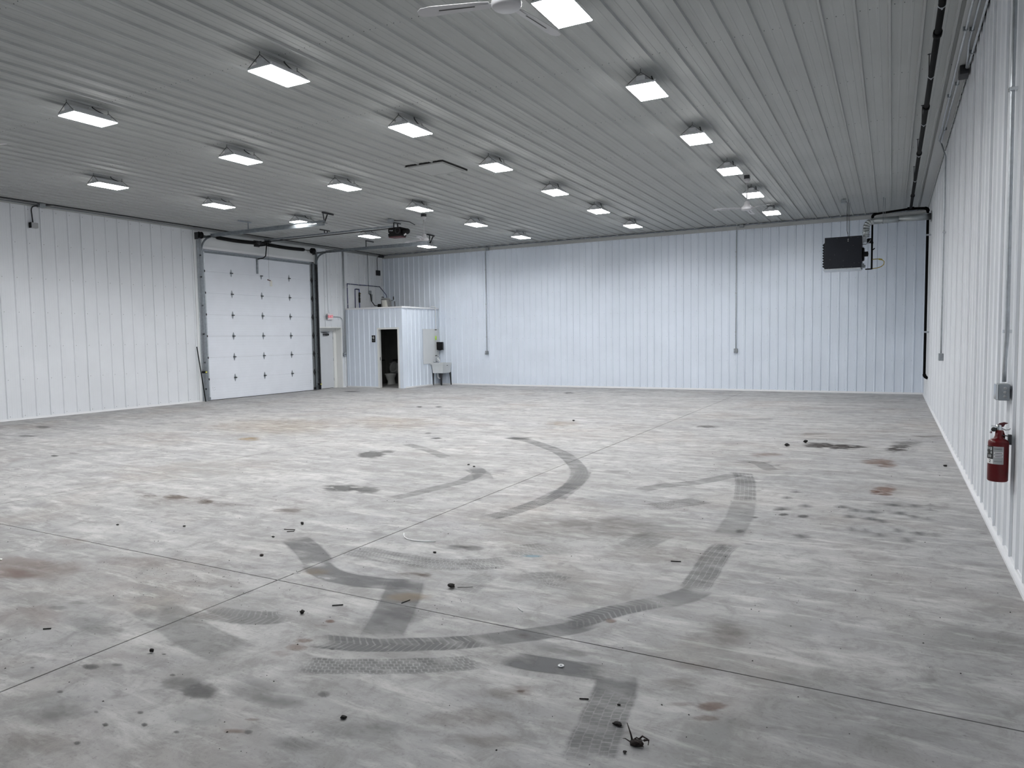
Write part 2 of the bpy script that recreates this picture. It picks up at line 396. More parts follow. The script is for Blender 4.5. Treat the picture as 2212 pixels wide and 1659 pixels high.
while 8.486+k*.3048 < D-.1:
    y = 8.486+k*.3048+.045; k += 1
    if y < 5: continue
    for z in GIRTS:
        if JL0 < y < JR1 or (EX0-.05 < y < EX1+.05 and z < EXZ): continue
        pts.append((LX+.001, y, z))
screws(wall_left, pts, (1, 0, 0))
MB().box(LX-.002, LX+.004, JL0, JR1, DGZ, H-.005).build('header_panel', 'header', wall_left)
MB().box(LX-.002, LX+.004, JL0, DG0, 0, DGZ).box(LX-.29, LX+.0035, DG0-.012, DG0, 0, DGZ).build('jamb_panel', 'header', wall_left)
MB().box(LX-.002, LX+.004, DG1, JR1, 0, DGZ).box(LX-.29, LX+.004, DG1, DG1+.012, 0, DGZ).build('jamb_panel', 'header', wall_left)

wall_back = MB().box(LX-.3, W+.3, D+.002, D+.3, 0, H).build('wall_back', 'backing'); wall_back['kind'] = 'structure'
panel_run(wall_back, (0, D, 0), (1, 0, 0), (0, -1, 0), (0, 0, 1), LX, W, .045, H, phase=.059, pitch=.2286, per=4, h=.020, minor=.076, mh=.0011)
pts = []
k = 3
while .059+k*.2286 > LX+.1:
    x = .059+k*.2286-.045; k -= 1
    if x > W-.05: continue
    for z in GIRTS: pts.append((x, D-.001, z))
screws(wall_back, pts, (0, -1, 0), r=.005)

wall_right = MB().box(W+.002, W+.3, YR, D+.3, 0, H).build('wall_right', 'backing'); wall_right['kind'] = 'structure'
panel_run(wall_right, (W, 0, 0), (0, 1, 0), (-1, 0, 0), (0, 0, 1), YR, D, .05, H-.03, phase=6.079, pitch=.3048, per=3, m='liner_side', h=.018, mh=.0010, lip=.001)
pts = []
k = -9
while 6.079+k*.3048 < D-.1:
    y = 6.079+k*.3048+.045; k += 1
    for z in GIRTS: pts.append((W-.001, y, z))
screws(wall_right, pts, (-1, 0, 0), r=.007)
wall_rear = MB().box(LX-.3, W+.3, YR-.2, YR, 0, H).build('wall_rear', 'liner'); wall_rear['kind'] = 'structure'

# ---- ceiling (with hatch opening covered by the hatch)
ceiling = MB().box(LX-.3, W+.3, YR-.2, D+.3, H+.01, H+.2).build('ceiling', 'backing'); ceiling['kind'] = 'structure'
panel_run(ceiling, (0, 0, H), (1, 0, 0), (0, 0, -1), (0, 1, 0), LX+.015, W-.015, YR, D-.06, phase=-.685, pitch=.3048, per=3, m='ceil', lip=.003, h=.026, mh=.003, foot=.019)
pts = []
for y in (1.8, 3.9, 6.02, 8.13, 10.27, 12.35, 14.45, 16.55, 18.65, 20.75):
    k = 4
    while -.685+k*.3048 > LX+.1:
        x = -.685+k*.3048; k -= 1
        if x > W-.1: continue
        for q in (.045, .13, .2): pts.append((x+q, y+random.uniform(-.01, .01), H+.001))
screws(ceiling, pts, (0, 0, -1), r=.0045, m='screwdark')

# ---- trims
def L_trim(name, x0, x1, y0, y1, z0, z1, m='trim'):
    o = MB().box(x0, x1, y0, y1, z0, z1).build(name, m); o['kind'] = 'structure'; return o
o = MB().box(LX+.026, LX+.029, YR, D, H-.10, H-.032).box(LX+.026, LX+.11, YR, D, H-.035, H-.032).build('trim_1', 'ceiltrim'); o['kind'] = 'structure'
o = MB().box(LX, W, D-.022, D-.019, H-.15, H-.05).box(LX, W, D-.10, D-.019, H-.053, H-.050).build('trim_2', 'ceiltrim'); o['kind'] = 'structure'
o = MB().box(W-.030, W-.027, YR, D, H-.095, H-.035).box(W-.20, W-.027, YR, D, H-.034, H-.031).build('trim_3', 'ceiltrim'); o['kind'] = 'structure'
o = MB().box(LX+.0, LX+.030, YR, JL0, 0, .012).box(LX, LX+.006, YR, JL0, 0, .05).build('baseboard_left', 'trim'); o['kind'] = 'structure'
o = MB().box(LX+.0, LX+.030, 19.34, 19.51, 0, .012).box(LX, LX+.006, 19.34, 19.51, 0, .05).build('baseboard_left', 'trim'); o['kind'] = 'structure'
o = MB().box(LX+2.4, W, D-.03, D, 0, .012).box(LX+2.4, W, D-.006, D, 0, .05).build('baseboard_back', 'trim'); o['kind'] = 'structure'
o = MB().box(W-.036, W, YR, D, 0, .022).box(W-.008, W, YR, D, 0, .055).build('baseboard_right', 'trim'); o['kind'] = 'structure'
o = MB().box(LX, LX+.026, JL0-.03, JL0+.01, 0, H-.09).box(LX, LX+.026, JR1-.03, JR1+.01, 0, DGZ+.2).build('trim_4', 'trim'); o['kind'] = 'structure'
o = MB().box(LX-.05, LX+.02, DG0-.02, DG1+.02, DGZ-.035, DGZ+.035).build('trim_5', 'trim'); o['kind'] = 'structure'

# ---- stains and tyre marks: thin deposits, children of the floor
_zi = [0]
def nextz(): _zi[0] += 1; return .0008+_zi[0]*.000008
def faded(name, vs, fs, fade, m, uvs=None, st=1):
    me = bpy.data.meshes.new(name); me.from_pydata(vs, [], fs); me.update()
    at = me.attributes.new('fade', 'FLOAT', 'POINT'); at.data.foreach_set('value', fade)
    a2 = me.attributes.new('shape', 'FLOAT', 'POINT'); a2.data.foreach_set('value', [f/st for f in fade])
    if uvs:
        ul = me.uv_layers.new(name='UVMap')
        for lp in me.loops: ul.data[lp.index].uv = uvs[lp.vertex_index]
    me.materials.append(MM[m]); o = bpy.data.objects.new(name, me); C.objects.link(o); o.parent = floor; return o
def smooth_line(p, n=4):
    p = [Vector((a, b, 0)) for a, b in p]
    if len(p) < 3: return p
    out = []; q = [p[0]*2-p[1]]+p+[p[-1]*2-p[-2]]
    for i in range(1, len(q)-2):
        for k in range(n):
            t = k/n; a, b, c, d = q[i-1:i+3]
            out.append(.5*((2*b)+(c-a)*t+(2*a-5*b+4*c-d)*t*t+(3*b-a-3*c+d)*t**3))
    return out+[p[-1]]
def track(kind, hw, st, pts):
    st *= {'plain': .85, 'chev': 1.0, 'block': .8, 'smear': 1.5}[kind]
    if kind == 'smear': hw = .068
    L = smooth_line(pts); z = nextz(); vs, fs, fd, uv = [], [], [], []; u = 0
    tot = sum((b-a).length for a, b in zip(L, L[1:])); prof = [(-1.15, 0), (-.9, 1), (0, 1), (.9, 1), (1.15, 0)]
    if kind == 'smear': prof = [(-1.3, 0), (-.5, 1), (0, 1), (.5, 1), (1.3, 0)]
    for i, p in enumerate(L):
        d = (L[min(i+1, len(L)-1)]-L[max(i-1, 0)]).normalized(); nn = Vector((-d.y, d.x, 0))
        if i: u += (p-L[i-1]).length
        e = min(1, u/(.12 if kind != 'smear' else .1), (tot-u)/(.12 if kind != 'smear' else .1))
        for a, f in prof:
            q = p+nn*a*hw; vs.append((q.x, q.y, z)); fd.append(f*max(e, 0)*st); uv.append((u, .5+a/2.3))
        if i:
            n = len(vs)-10
            for k in range(4): fs.append((n+k, n+k+1, n+k+6, n+k+5))
    faded('tyre_mark' if kind != 'smear' else 'foot_smear', vs, fs, fd, kind, uv, st)
def stain(kind, c, a, b, st):
    st *= {'smoke': .5, 'brown': .75, 'tan': .75, 'pink': .85, 'grey': .9, 'white': .9, 'rust': .72}.get(kind, 1)
    z = nextz(); vs, fd = [(c[0], c[1], z)], [st]; n = 20; rnd = [random.uniform(.88, 1.12) for _ in range(n)]
    for ring, f in ((.35, 1), (.75, .75), (1.25, 0)):
        for k in range(n):
            t = 2*PI*k/n; q = ring*(rnd[k] if ring > .5 else 1)
            vs.append((c[0]+a[0]*q*math.cos(t)+b[0]*q*math.sin(t), c[1]+a[1]*q*math.cos(t)+b[1]*q*math.sin(t), z)); fd.append(f*st)
    fs = [(0, 1+k, 1+(k+1) % n) for k in range(n)]
    for rr in (0, 1):
        for k in range(n): fs.append((1+rr*n+k, 1+(rr+1)*n+k, 1+(rr+1)*n+(k+1) % n, 1+rr*n+(k+1) % n))
    faded('stain', vs, fs, fd, kind, None, st)
TRACKS = [
 ('plain', 0.115, 0.62, [(-4.478, 4.361), (-4.214, 4.217), (-3.943, 4.044), (-3.713, 3.88)]),
 ('plain', 0.105, 0.75, [(-3.827, 3.923), (-3.551, 3.773), (-3.331, 3.738), (-3.14, 3.756), (-2.972, 3.796), (-2.815, 3.872)]),
 ('plain', 0.13, 0.62, [(-2.954, 3.929), (-2.863, 3.769), (-2.739, 3.55), (-2.621, 3.316), (-2.528, 3.116), (-2.487, 3.019)]),
 ('chev', 0.085, 0.7, [(-2.829, 2.865), (-2.695, 2.897), (-2.514, 2.953), (-2.353, 3.032), (-2.2, 3.12), (-2.05, 3.214), (-1.933, 3.318)]),
 ('plain', 0.085, 0.6, [(-2.007, 3.242), (-1.893, 3.351), (-1.756, 3.48), (-1.599, 3.642), (-1.501, 3.824)]),
 ('chev', 0.085, 0.65, [(-1.687, 3.643), (-1.574, 3.788), (-1.471, 3.979), (-1.353, 4.153), (-1.221, 4.303)]),
 ('plain', 0.1, 0.6, [(-1.283, 4.212), (-1.178, 4.359), (-1.101, 4.523), (-1.084, 4.645)]),
 ('block', 0.1, 0.65, [(-1.118, 4.534), (-1.123, 4.808), (-1.135, 5.074), (-1.146, 5.434), (-1.123, 5.757)]),
 ('block', 0.085, 0.62, [(-2.726, 2.601), (-2.566, 2.651), (-2.408, 2.718), (-2.219, 2.817), (-2.055, 2.91), (-1.916, 3.001), (-1.812, 3.106)]),
 ('plain', 0.085, 0.85, [(-1.8, 3.159), (-1.651, 3.161), (-1.5, 3.178), (-1.358, 3.203), (-1.172, 3.23)]),
 ('plain', 0.1, 0.6, [(-1.201, 3.275), (-1.149, 3.178), (-1.116, 3.044), (-1.116, 2.95)]),
 ('block', 0.105, 0.62, [(-1.117, 3.142), (-1.101, 2.958), (-1.079, 2.794), (-1.054, 2.649), (-1.033, 2.532), (-1.018, 2.447)]),
 ('plain', 0.11, 0.5, [(-5.73, 10.416), (-5.173, 10.18), (-4.624, 9.721), (-4.133, 9.225), (-3.686, 8.599), (-3.346, 7.975), (-3.159, 7.364), (-3.088, 6.943), (-3.036, 6.534)]),
 ('block', 0.1, 0.6, [(-3.375, 8.195), (-3.203, 7.634), (-3.131, 7.105), (-3.126, 6.728), (-3.121, 6.382), (-3.155, 6.088), (-3.214, 5.819), (-3.309, 5.548)]),
 ('plain', 0.09, 0.4, [(-4.666, 5.841), (-4.567, 6.029), (-4.499, 6.36), (-4.448, 6.651), (-4.393, 6.959), (-4.513, 7.53), (-4.793, 7.825)]),
 ('plain', 0.12, 0.4, [(-4.725, 7.712), (-4.41, 7.412), (-4.197, 7.105)]),
 ('block', 0.13, 0.45, [(-3.849, 4.276), (-3.566, 4.275), (-3.289, 4.265), (-3.045, 4.283), (-2.795, 4.341), (-2.589, 4.463), (-2.444, 4.629)]),
 ('block', 0.16, 0.35, [(-2.655, 4.759), (-2.519, 4.85), (-2.381, 4.983), (-2.334, 5.145)]),
 ('plain', 0.1, 0.42, [(-2.402, 7.302), (-2.221, 7.645), (-1.94, 7.962), (-1.718, 8.379), (-1.576, 8.751)]),
 ('block', 0.11, 0.6, [(-1.583, 8.878), (-1.438, 8.27), (-1.351, 7.774), (-1.264, 7.227)]),
 ('plain', 0.12, 0.35, [(-1.282, 7.329), (-1.212, 6.74), (-1.187, 6.387), (-1.172, 5.91)]),
 ('plain', 0.1, 0.42, [(-1.746, 9.434), (-1.613, 9.604), (-1.445, 9.454), (-1.307, 9.164), (-1.169, 9.058)]),
 ('block', 0.14, 0.5, [(-2.078, 6.601), (-1.923, 6.777), (-1.768, 6.976), (-1.597, 7.232)]),
 ('plain', 0.13, 0.36, [(-4.144, 2.799), (-3.856, 2.714), (-3.612, 2.658), (-3.381, 2.601), (-3.149, 2.564), (-3.012, 2.538)]),
 ('chev', 0.1, 0.4, [(-3.785, 2.888), (-3.59, 2.9), (-3.4, 2.945), (-3.246, 3.019), (-3.21, 3.134)]),
 ('plain', 0.09, 0.38, [(-6.884, 9.148), (-6.335, 8.86), (-5.885, 8.575), (-5.441, 8.243)]),
 ('block', 0.14, 0.34, [(-1.656, 5.838), (-1.735, 5.571), (-1.802, 5.189)]),
 ('block', 0.1, 0.3, [(-2.455, 3.777), (-2.477, 3.955), (-2.491, 4.099), (-2.486, 4.316)]),
 ('plain', 0.14, 0.4, [(-1.107, 3.048), (-1.061, 2.803)]),
 ('block', 0.15, 0.35, [(-2.203, 4.167), (-2.08, 4.348), (-1.836, 4.343)]),
 ('block', 0.12, 0.28, [(-3.374, 1.733), (-3.321, 1.805), (-3.285, 1.869)]),
 ('smear', 0.05, 0.42, [(-0.479, 7.414), (-0.388, 7.415), (-0.299, 7.455)]),
 ('smear', 0.05, 0.42, [(-0.343, 7.314), (-0.264, 7.311), (-0.187, 7.346)]),
 ('smear', 0.05, 0.42, [(-0.225, 7.309), (-0.128, 7.315), (-0.033, 7.358)]),
 ('smear', 0.05, 0.42, [(-0.396, 7.04), (-0.31, 7.043), (-0.226, 7.081)]),
 ('smear', 0.05, 0.42, [(-0.234, 7.023), (-0.141, 7.03), (-0.049, 7.072)]),
 ('smear', 0.05, 0.42, [(-0.121, 6.968), (-0.048, 6.967), (0.024, 7.0)]),
 ('smear', 0.05, 0.42, [(-0.056, 7.691), (0.043, 7.694), (0.142, 7.739)]),
 ('smear', 0.05, 0.42, [(0.142, 7.739), (0.22, 7.733), (0.298, 7.769)]),
 ('smear', 0.05, 0.42, [(0.31, 7.858), (0.358, 7.838), (0.407, 7.86)]),
 ('smear', 0.05, 0.42, [(0.303, 7.65), (0.349, 7.631), (0.397, 7.653)]),
 ('smear', 0.05, 0.42, [(0.014, 7.361), (0.099, 7.362), (0.184, 7.401)]),
 ('smear', 0.05, 0.42, [(0.135, 7.266), (0.208, 7.263), (0.282, 7.297)]),
 ('smear', 0.05, 0.42, [(0.262, 7.252), (0.315, 7.241), (0.37, 7.266)]),
 ('smear', 0.05, 0.42, [(-0.324, 6.587), (-0.27, 6.58), (-0.218, 6.604)]),
 ('smear', 0.05, 0.42, [(-0.217, 6.588), (-0.165, 6.581), (-0.113, 6.605)]),
 ('smear', 0.05, 0.42, [(-0.119, 6.493), (-0.06, 6.491), (-0.001, 6.518)]),
 ('smear', 0.05, 0.42, [(0.007, 6.709), (0.076, 6.709), (0.145, 6.741)]),
 ('smear', 0.05, 0.42, [(0.143, 6.662), (0.227, 6.671), (0.311, 6.71)]),
 ('smear', 0.05, 0.42, [(0.285, 6.683), (0.343, 6.679), (0.401, 6.706)]),
 ('smear', 0.05, 0.42, [(0.066, 6.416), (0.139, 6.422), (0.213, 6.456)]),
 ('smear', 0.05, 0.42, [(-0.979, 7.604), (-0.91, 7.589), (-0.847, 7.617)]),
 ('smear', 0.05, 0.42, [(-0.93, 7.938), (-0.859, 7.92), (-0.794, 7.95)]),
 ('smear', 0.05, 0.42, [(-0.977, 7.105), (-0.892, 7.103), (-0.814, 7.139)]),
 ('smear', 0.05, 0.42, [(-0.792, 7.313), (-0.708, 7.31), (-0.628, 7.346)]),
 ('smear', 0.05, 0.42, [(-1.198, 5.596), (-1.144, 5.594), (-1.096, 5.617)]),
 ('smear', 0.05, 0.42, [(-0.71, 6.171), (-0.631, 6.178), (-0.555, 6.214)]),
 ('smear', 0.05, 0.42, [(-1.434, 9.681), (-1.385, 9.627), (-1.348, 9.643)]),
 ('smear', 0.05, 0.42, [(-1.292, 9.484), (-1.246, 9.433), (-1.209, 9.449)]),
 ('smear', 0.05, 0.42, [(-1.122, 9.416), (-1.094, 9.359), (-1.073, 9.368)]),
]
STAINS = [
 ('grey', (-6.672, 8.062), (0.203, 0.086), (-0.195, 0.238), 0.9),
 ('grey', (-6.591, 8.369), (0.103, 0.044), (-0.083, 0.106), 0.6),
 ('grey', (-5.452, 6.066), (0.194, 0.086), (-0.141, 0.158), 0.85),
 ('grey', (-5.147, 6.122), (0.153, 0.069), (-0.131, 0.158), 0.7),
 ('dark', (-0.892, 11.419), (0.294, 0.122), (-0.027, 0.343), 0.8),
 ('dark', (-0.638, 11.379), (0.24, 0.1), (-0.017, 0.287), 0.85),
 ('dark', (-0.426, 11.42), (0.15, 0.062), (-0.007, 0.189), 0.7),
 ('dark', (0.079, 11.399), (0.174, 0.073), (0.001, 0.232), 0.8),
 ('dark', (0.14, 11.751), (0.167, 0.069), (0.002, 0.195), 0.6),
 ('dark', (0.236, 12.135), (0.214, 0.088), (0.004, 0.26), 0.4),
 ('rust', (-0.136, 10.202), (0.21, 0.09), (-0.005, 0.303), 0.75),
 ('rust', (-0.014, 9.966), (0.133, 0.058), (0.0, 0.178), 0.7),
 ('rust', (-0.033, 8.416), (0.121, 0.054), (-0.002, 0.258), 0.75),
 ('rust', (-0.135, 8.27), (0.06, 0.027), (-0.004, 0.174), 0.7),
 ('rust', (-0.019, 8.178), (0.084, 0.038), (0.0, 0.096), 0.8),
 ('rust', (-1.506, 10.25), (0.258, 0.109), (-0.024, 0.162), 0.5),
 ('brown', (-7.155, 4.885), (0.106, 0.047), (-0.11, 0.077), 0.7),
 ('brown', (-6.794, 4.949), (0.15, 0.068), (-0.125, 0.092), 0.8),
 ('brown', (-6.319, 4.951), (0.1, 0.046), (-0.093, 0.075), 0.75),
 ('brown', (-5.231, 5.033), (0.153, 0.07), (-0.117, 0.115), 0.55),
 ('brown', (-7.455, 4.98), (0.148, 0.067), (-0.119, 0.081), 0.3),
 ('brown', (-5.956, 4.98), (0.222, 0.102), (-0.104, 0.089), 0.3),
 ('brown', (-6.592, 4.92), (0.598, 0.272), (-0.285, 0.217), 0.25),
 ('tan', (-9.662, 8.519), (0.214, 0.087), (-0.236, 0.209), 0.7),
 ('tan', (-10.669, 10.105), (1.325, 0.516), (-1.169, 1.116), 0.32),
 ('tan', (-8.713, 11.263), (1.05, 0.405), (-0.732, 0.95), 0.25),
 ('tan', (-5.58, 12.471), (0.373, 0.144), (-0.155, 0.346), 0.4),
 ('rust', (-0.682, 3.13), (0.063, 0.031), (-0.011, 0.049), 0.6),
 ('rust', (-0.676, 3.029), (0.072, 0.036), (-0.007, 0.031), 0.5),
 ('rust', (-0.815, 3.095), (0.075, 0.038), (-0.006, 0.025), 0.3),
 ('rust', (-2.917, 3.11), (0.03, 0.014), (-0.02, 0.021), 0.7),
 ('rust', (-2.923, 3.039), (0.044, 0.021), (-0.02, 0.02), 0.5),
 ('rust', (-2.867, 2.833), (0.056, 0.027), (-0.022, 0.023), 0.5),
 ('rust', (-2.829, 2.753), (0.069, 0.034), (-0.035, 0.035), 0.5),
 ('rust', (-2.845, 2.669), (0.067, 0.033), (-0.035, 0.033), 0.3),
 ('rust', (-1.524, 2.89), (0.079, 0.039), (-0.033, 0.064), 0.3),
 ('rust', (-2.469, 2.017), (0.071, 0.036), (-0.018, 0.015), 0.5),
 ('rust', (-2.463, 2.123), (0.034, 0.017), (-0.009, 0.009), 0.4),
 ('pink', (-5.672, 2.91), (0.42, 0.201), (-0.327, 0.173), 0.42),
 ('pink', (-5.657, 2.743), (0.189, 0.091), (-0.142, 0.071), 0.5),
 ('pink', (-5.035, 3.335), (0.293, 0.14), (-0.155, 0.105), 0.25),
 ('pink', (-4.675, 2.356), (0.29, 0.141), (-0.255, 0.133), 0.3),
 ('pink', (-6.116, 3.44), (0.184, 0.086), (-0.117, 0.067), 0.25),
 ('brown', (-2.977, 4.015), (0.102, 0.049), (-0.03, 0.041), 0.6),
 ('brown', (-2.882, 4.039), (0.054, 0.025), (-0.035, 0.049), 0.6),
 ('grey', (-5.421, 10.364), (0.2, 0.081), (-0.063, 0.121), 0.7),
 ('grey', (-6.717, 9.837), (0.103, 0.041), (-0.063, 0.093), 0.8),
 ('grey', (-7.22, 10.318), (0.069, 0.028), (-0.054, 0.077), 0.6),
 ('grey', (-10.251, 14.298), (0.078, 0.028), (-0.107, 0.149), 0.7),
 ('grey', (-9.786, 14.462), (0.088, 0.031), (-0.101, 0.15), 0.7),
 ('grey', (-15.147, 8.119), (0.171, 0.067), (-0.26, 0.141), 0.5),
 ('grey', (-13.958, 7.216), (0.205, 0.082), (-0.143, 0.075), 0.5),
 ('grey', (-11.051, 6.07), (0.061, 0.026), (-0.093, 0.052), 0.8),
 ('grey', (-10.994, 6.325), (0.097, 0.041), (-0.071, 0.041), 0.4),
 ('brown', (-13.653, 10.638), (0.249, 0.093), (-0.129, 0.101), 0.4),
 ('grey', (-0.854, 6.866), (0.045, 0.021), (-0.007, 0.054), 0.8),
 ('grey', (-0.684, 6.87), (0.049, 0.023), (-0.006, 0.063), 0.8),
 ('grey', (-0.924, 7.028), (0.058, 0.027), (-0.007, 0.047), 0.4),
 ('grey', (-1.108, 6.125), (0.035, 0.017), (-0.011, 0.059), 0.7),
 ('grey', (-1.066, 6.657), (0.026, 0.012), (-0.006, 0.034), 0.5),
 ('grey', (-3.626, 2.11), (0.044, 0.022), (-0.031, 0.019), 0.75),
 ('grey', (-3.524, 2.184), (0.031, 0.015), (-0.015, 0.01), 0.45),
 ('grey', (-3.414, 2.377), (0.014, 0.006), (-0.01, 0.007), 0.6),
 ('grey', (-3.158, 2.241), (0.015, 0.007), (-0.013, 0.01), 0.6),
 ('grey', (-3.891, 1.967), (0.011, 0.006), (-0.011, 0.006), 0.6),
 ('grey', (-3.497, 1.884), (0.014, 0.007), (-0.014, 0.008), 0.6),
 ('grey', (-3.011, 1.803), (0.013, 0.006), (-0.013, 0.008), 0.8),
 ('grey', (-2.856, 1.88), (0.012, 0.007), (-0.013, 0.009), 0.8),
 ('grey', (-2.966, 1.937), (0.014, 0.007), (-0.011, 0.008), 0.6),
 ('grey', (-2.677, 1.905), (0.012, 0.006), (-0.01, 0.007), 0.6),
 ('grey', (-3.153, 1.849), (0.012, 0.005), (-0.012, 0.007), 0.5),
 ('grey', (-2.978, 1.66), (0.013, 0.007), (-0.012, 0.008), 0.8),
 ('grey', (-2.397, 2.045), (0.016, 0.008), (-0.015, 0.013), 0.6),
 ('grey', (-2.333, 2.434), (0.028, 0.014), (-0.021, 0.023), 0.5),
 ('grey', (-2.639, 2.827), (0.012, 0.006), (-0.008, 0.009), 0.6),
 ('grey', (-2.899, 2.192), (0.085, 0.042), (-0.063, 0.05), 0.75),
 ('grey', (-3.053, 2.207), (0.103, 0.051), (-0.06, 0.045), 0.35),
 ('smoke', (-2.668, 2.321), (0.121, 0.06), (-0.104, 0.094), 0.5),
 ('smoke', (-2.477, 2.342), (0.137, 0.069), (-0.074, 0.073), 0.35),
 ('smoke', (-2.449, 2.286), (0.116, 0.058), (-0.045, 0.043), 0.4),
 ('smoke', (-2.154, 2.078), (0.104, 0.052), (-0.046, 0.046), 0.45),
 ('smoke', (-2.04, 2.232), (0.124, 0.062), (-0.056, 0.062), 0.4),
 ('smoke', (-1.911, 2.257), (0.106, 0.053), (-0.065, 0.08), 0.35),
 ('smoke', (-1.885, 2.35), (0.072, 0.036), (-0.028, 0.036), 0.3),
 ('smoke', (-4.013, 2.41), (0.172, 0.085), (-0.08, 0.05), 0.45),
 ('smoke', (-4.228, 2.431), (0.152, 0.075), (-0.101, 0.061), 0.35),
 ('smoke', (-4.607, 2.627), (0.066, 0.032), (-0.042, 0.025), 0.6),
 ('smoke', (-4.639, 2.515), (0.065, 0.032), (-0.042, 0.023), 0.5),
 ('smoke', (-3.298, 1.772), (0.134, 0.066), (-0.077, 0.043), 0.4),
 ('smoke', (-3.342, 1.706), (0.095, 0.047), (-0.077, 0.041), 0.3),
 ('smoke', (-4.869, 3.011), (0.122, 0.058), (-0.079, 0.05), 0.4),
 ('smoke', (-3.502, 2.177), (0.131, 0.065), (-0.051, 0.034), 0.3),
 ('smoke', (-2.58, 3.376), (0.152, 0.074), (-0.081, 0.108), 0.55),
 ('smoke', (-2.689, 3.206), (0.099, 0.048), (-0.045, 0.055), 0.35),
 ('smoke', (-2.14, 3.737), (0.052, 0.025), (-0.019, 0.033), 0.35),
 ('smoke', (-1.846, 4.328), (0.168, 0.081), (-0.058, 0.136), 0.35),
 ('smoke', (-2.985, 8.265), (0.156, 0.068), (-0.042, 0.116), 0.5),
 ('smoke', (-3.231, 8.431), (0.268, 0.117), (-0.07, 0.185), 0.3),
 ('smoke', (-1.542, 3.386), (0.133, 0.065), (-0.029, 0.063), 0.4),
 ('smoke', (-1.438, 3.362), (0.055, 0.027), (-0.017, 0.041), 0.5),
 ('smoke', (-2.046, 5.656), (0.846, 0.395), (-0.158, 0.439), 0.28),
 ('smoke', (-2.59, 6.624), (0.63, 0.286), (-0.155, 0.398), 0.25),
 ('brown', (-2.388, 5.659), (0.799, 0.372), (-0.149, 0.357), 0.28),
 ('brown', (-1.542, 5.182), (0.471, 0.223), (-0.069, 0.233), 0.28),
 ('smoke', (-0.822, 3.904), (0.205, 0.1), (-0.055, 0.262), 0.3),
 ('brown', (-0.782, 3.957), (0.137, 0.068), (-0.04, 0.198), 0.3),
 ('smoke', (-0.105, 3.282), (0.61, 0.305), (-0.02, 0.509), 0.3),
 ('smoke', (0.434, 4.237), (0.311, 0.153), (0.059, 0.635), 0.3),
 ('smoke', (-0.495, 3.502), (0.178, 0.088), (-0.016, 0.109), 0.25),
 ('brown', (-0.906, 3.272), (0.158, 0.079), (-0.016, 0.055), 0.3),
 ('brown', (-0.807, 3.509), (0.145, 0.072), (-0.014, 0.062), 0.25),
 ('smoke', (-2.262, 14.472), (0.294, 0.111), (-0.051, 0.323), 0.45),
 ('dark', (-2.912, 12.981), (0.213, 0.083), (-0.045, 0.2), 0.6),
 ('brown', (-1.232, 12.591), (0.409, 0.164), (-0.018, 0.177), 0.4),
 ('brown', (0.443, 12.972), (0.387, 0.156), (0.006, 0.175), 0.35),
 ('dark', (-8.458, 19.397), (0.185, 0.057), (-0.106, 0.245), 0.7),
 ('grey', (-15.444, 17.824), (0.306, 0.093), (-0.211, 0.245), 0.6),
 ('brown', (-1.789, 3.43), (0.033, 0.016), (-0.014, 0.027), 0.4),
 ('rust', (-1.423, 3.846), (0.034, 0.017), (-0.012, 0.033), 0.6),
 ('brown', (-1.515, 2.874), (0.019, 0.01), (-0.007, 0.012), 0.7),
 ('grey', (-3.04, 4.713), (0.081, 0.038), (-0.035, 0.054), 0.5),
 ('grey', (-2.913, 4.746), (0.081, 0.038), (-0.039, 0.065), 0.45),
 ('smoke', (-3.862, 4.76), (0.088, 0.041), (-0.057, 0.07), 0.4),
 ('white', (-2.728, 2.034), (0.131, 0.066), (-0.085, 0.066), 0.5),
 ('white', (-0.501, 4.237), (0.258, 0.126), (-0.025, 0.202), 0.35),
 ('white', (-1.217, 4.287), (0.516, 0.25), (-0.045, 0.159), 0.25),
 ('white', (-3.485, 3.674), (0.089, 0.043), (-0.042, 0.045), 0.6),
 ('white', (-3.752, 3.677), (0.042, 0.021), (-0.023, 0.023), 0.6),
 ('white', (-2.655, 4.18), (0.238, 0.114), (-0.053, 0.086), 0.25),
 ('white', (-4.596, 2.65), (0.332, 0.161), (-0.154, 0.093), 0.2),
 ('white', (-2.329, 4.874), (0.258, 0.122), (-0.031, 0.065), 0.35),
 ('white', (-3.067, 3.481), (0.164, 0.079), (-0.057, 0.066), 0.25),
 ('white', (-2.05, 3.634), (0.225, 0.109), (-0.05, 0.089), 0.3),
 ('white', (-3.597, 3.047), (0.293, 0.142), (-0.118, 0.102), 0.3),
 ('white', (-5.341, 7.886), (1.26, 0.543), (-0.528, 0.787), 0.25),
 ('white', (-8.133, 6.302), (1.399, 0.608), (-0.652, 0.513), 0.25),
 ('white', (-3.267, 7.757), (0.8, 0.352), (-0.233, 0.557), 0.2),
 ('blue', (-2.39, 4.755), (0.077, 0.036), (-0.016, 0.031), 0.5),
 ('brown', (-1.649, 2.779), (0.175, 0.087), (-0.036, 0.061), 0.3),
 ('brown', (-1.602, 2.575), (0.201, 0.1), (-0.045, 0.074), 0.3),
 ('brown', (-1.456, 2.447), (0.206, 0.103), (-0.028, 0.048), 0.3),
 ('brown', (-3.171, 1.586), (0.213, 0.107), (-0.116, 0.062), 0.2),
 ('brown', (-4.135, 3.237), (0.264, 0.127), (-0.115, 0.092), 0.25),
 ('brown', (-4.104, 3.658), (0.157, 0.075), (-0.069, 0.063), 0.2),
 ('tan', (-2.74, 3.639), (0.136, 0.066), (-0.05, 0.069), 0.4),
 ('tan', (-3.652, 3.759), (0.122, 0.058), (-0.06, 0.063), 0.3),
]
for t_ in TRACKS: track(*t_)
for s_ in STAINS: stain(*s_)

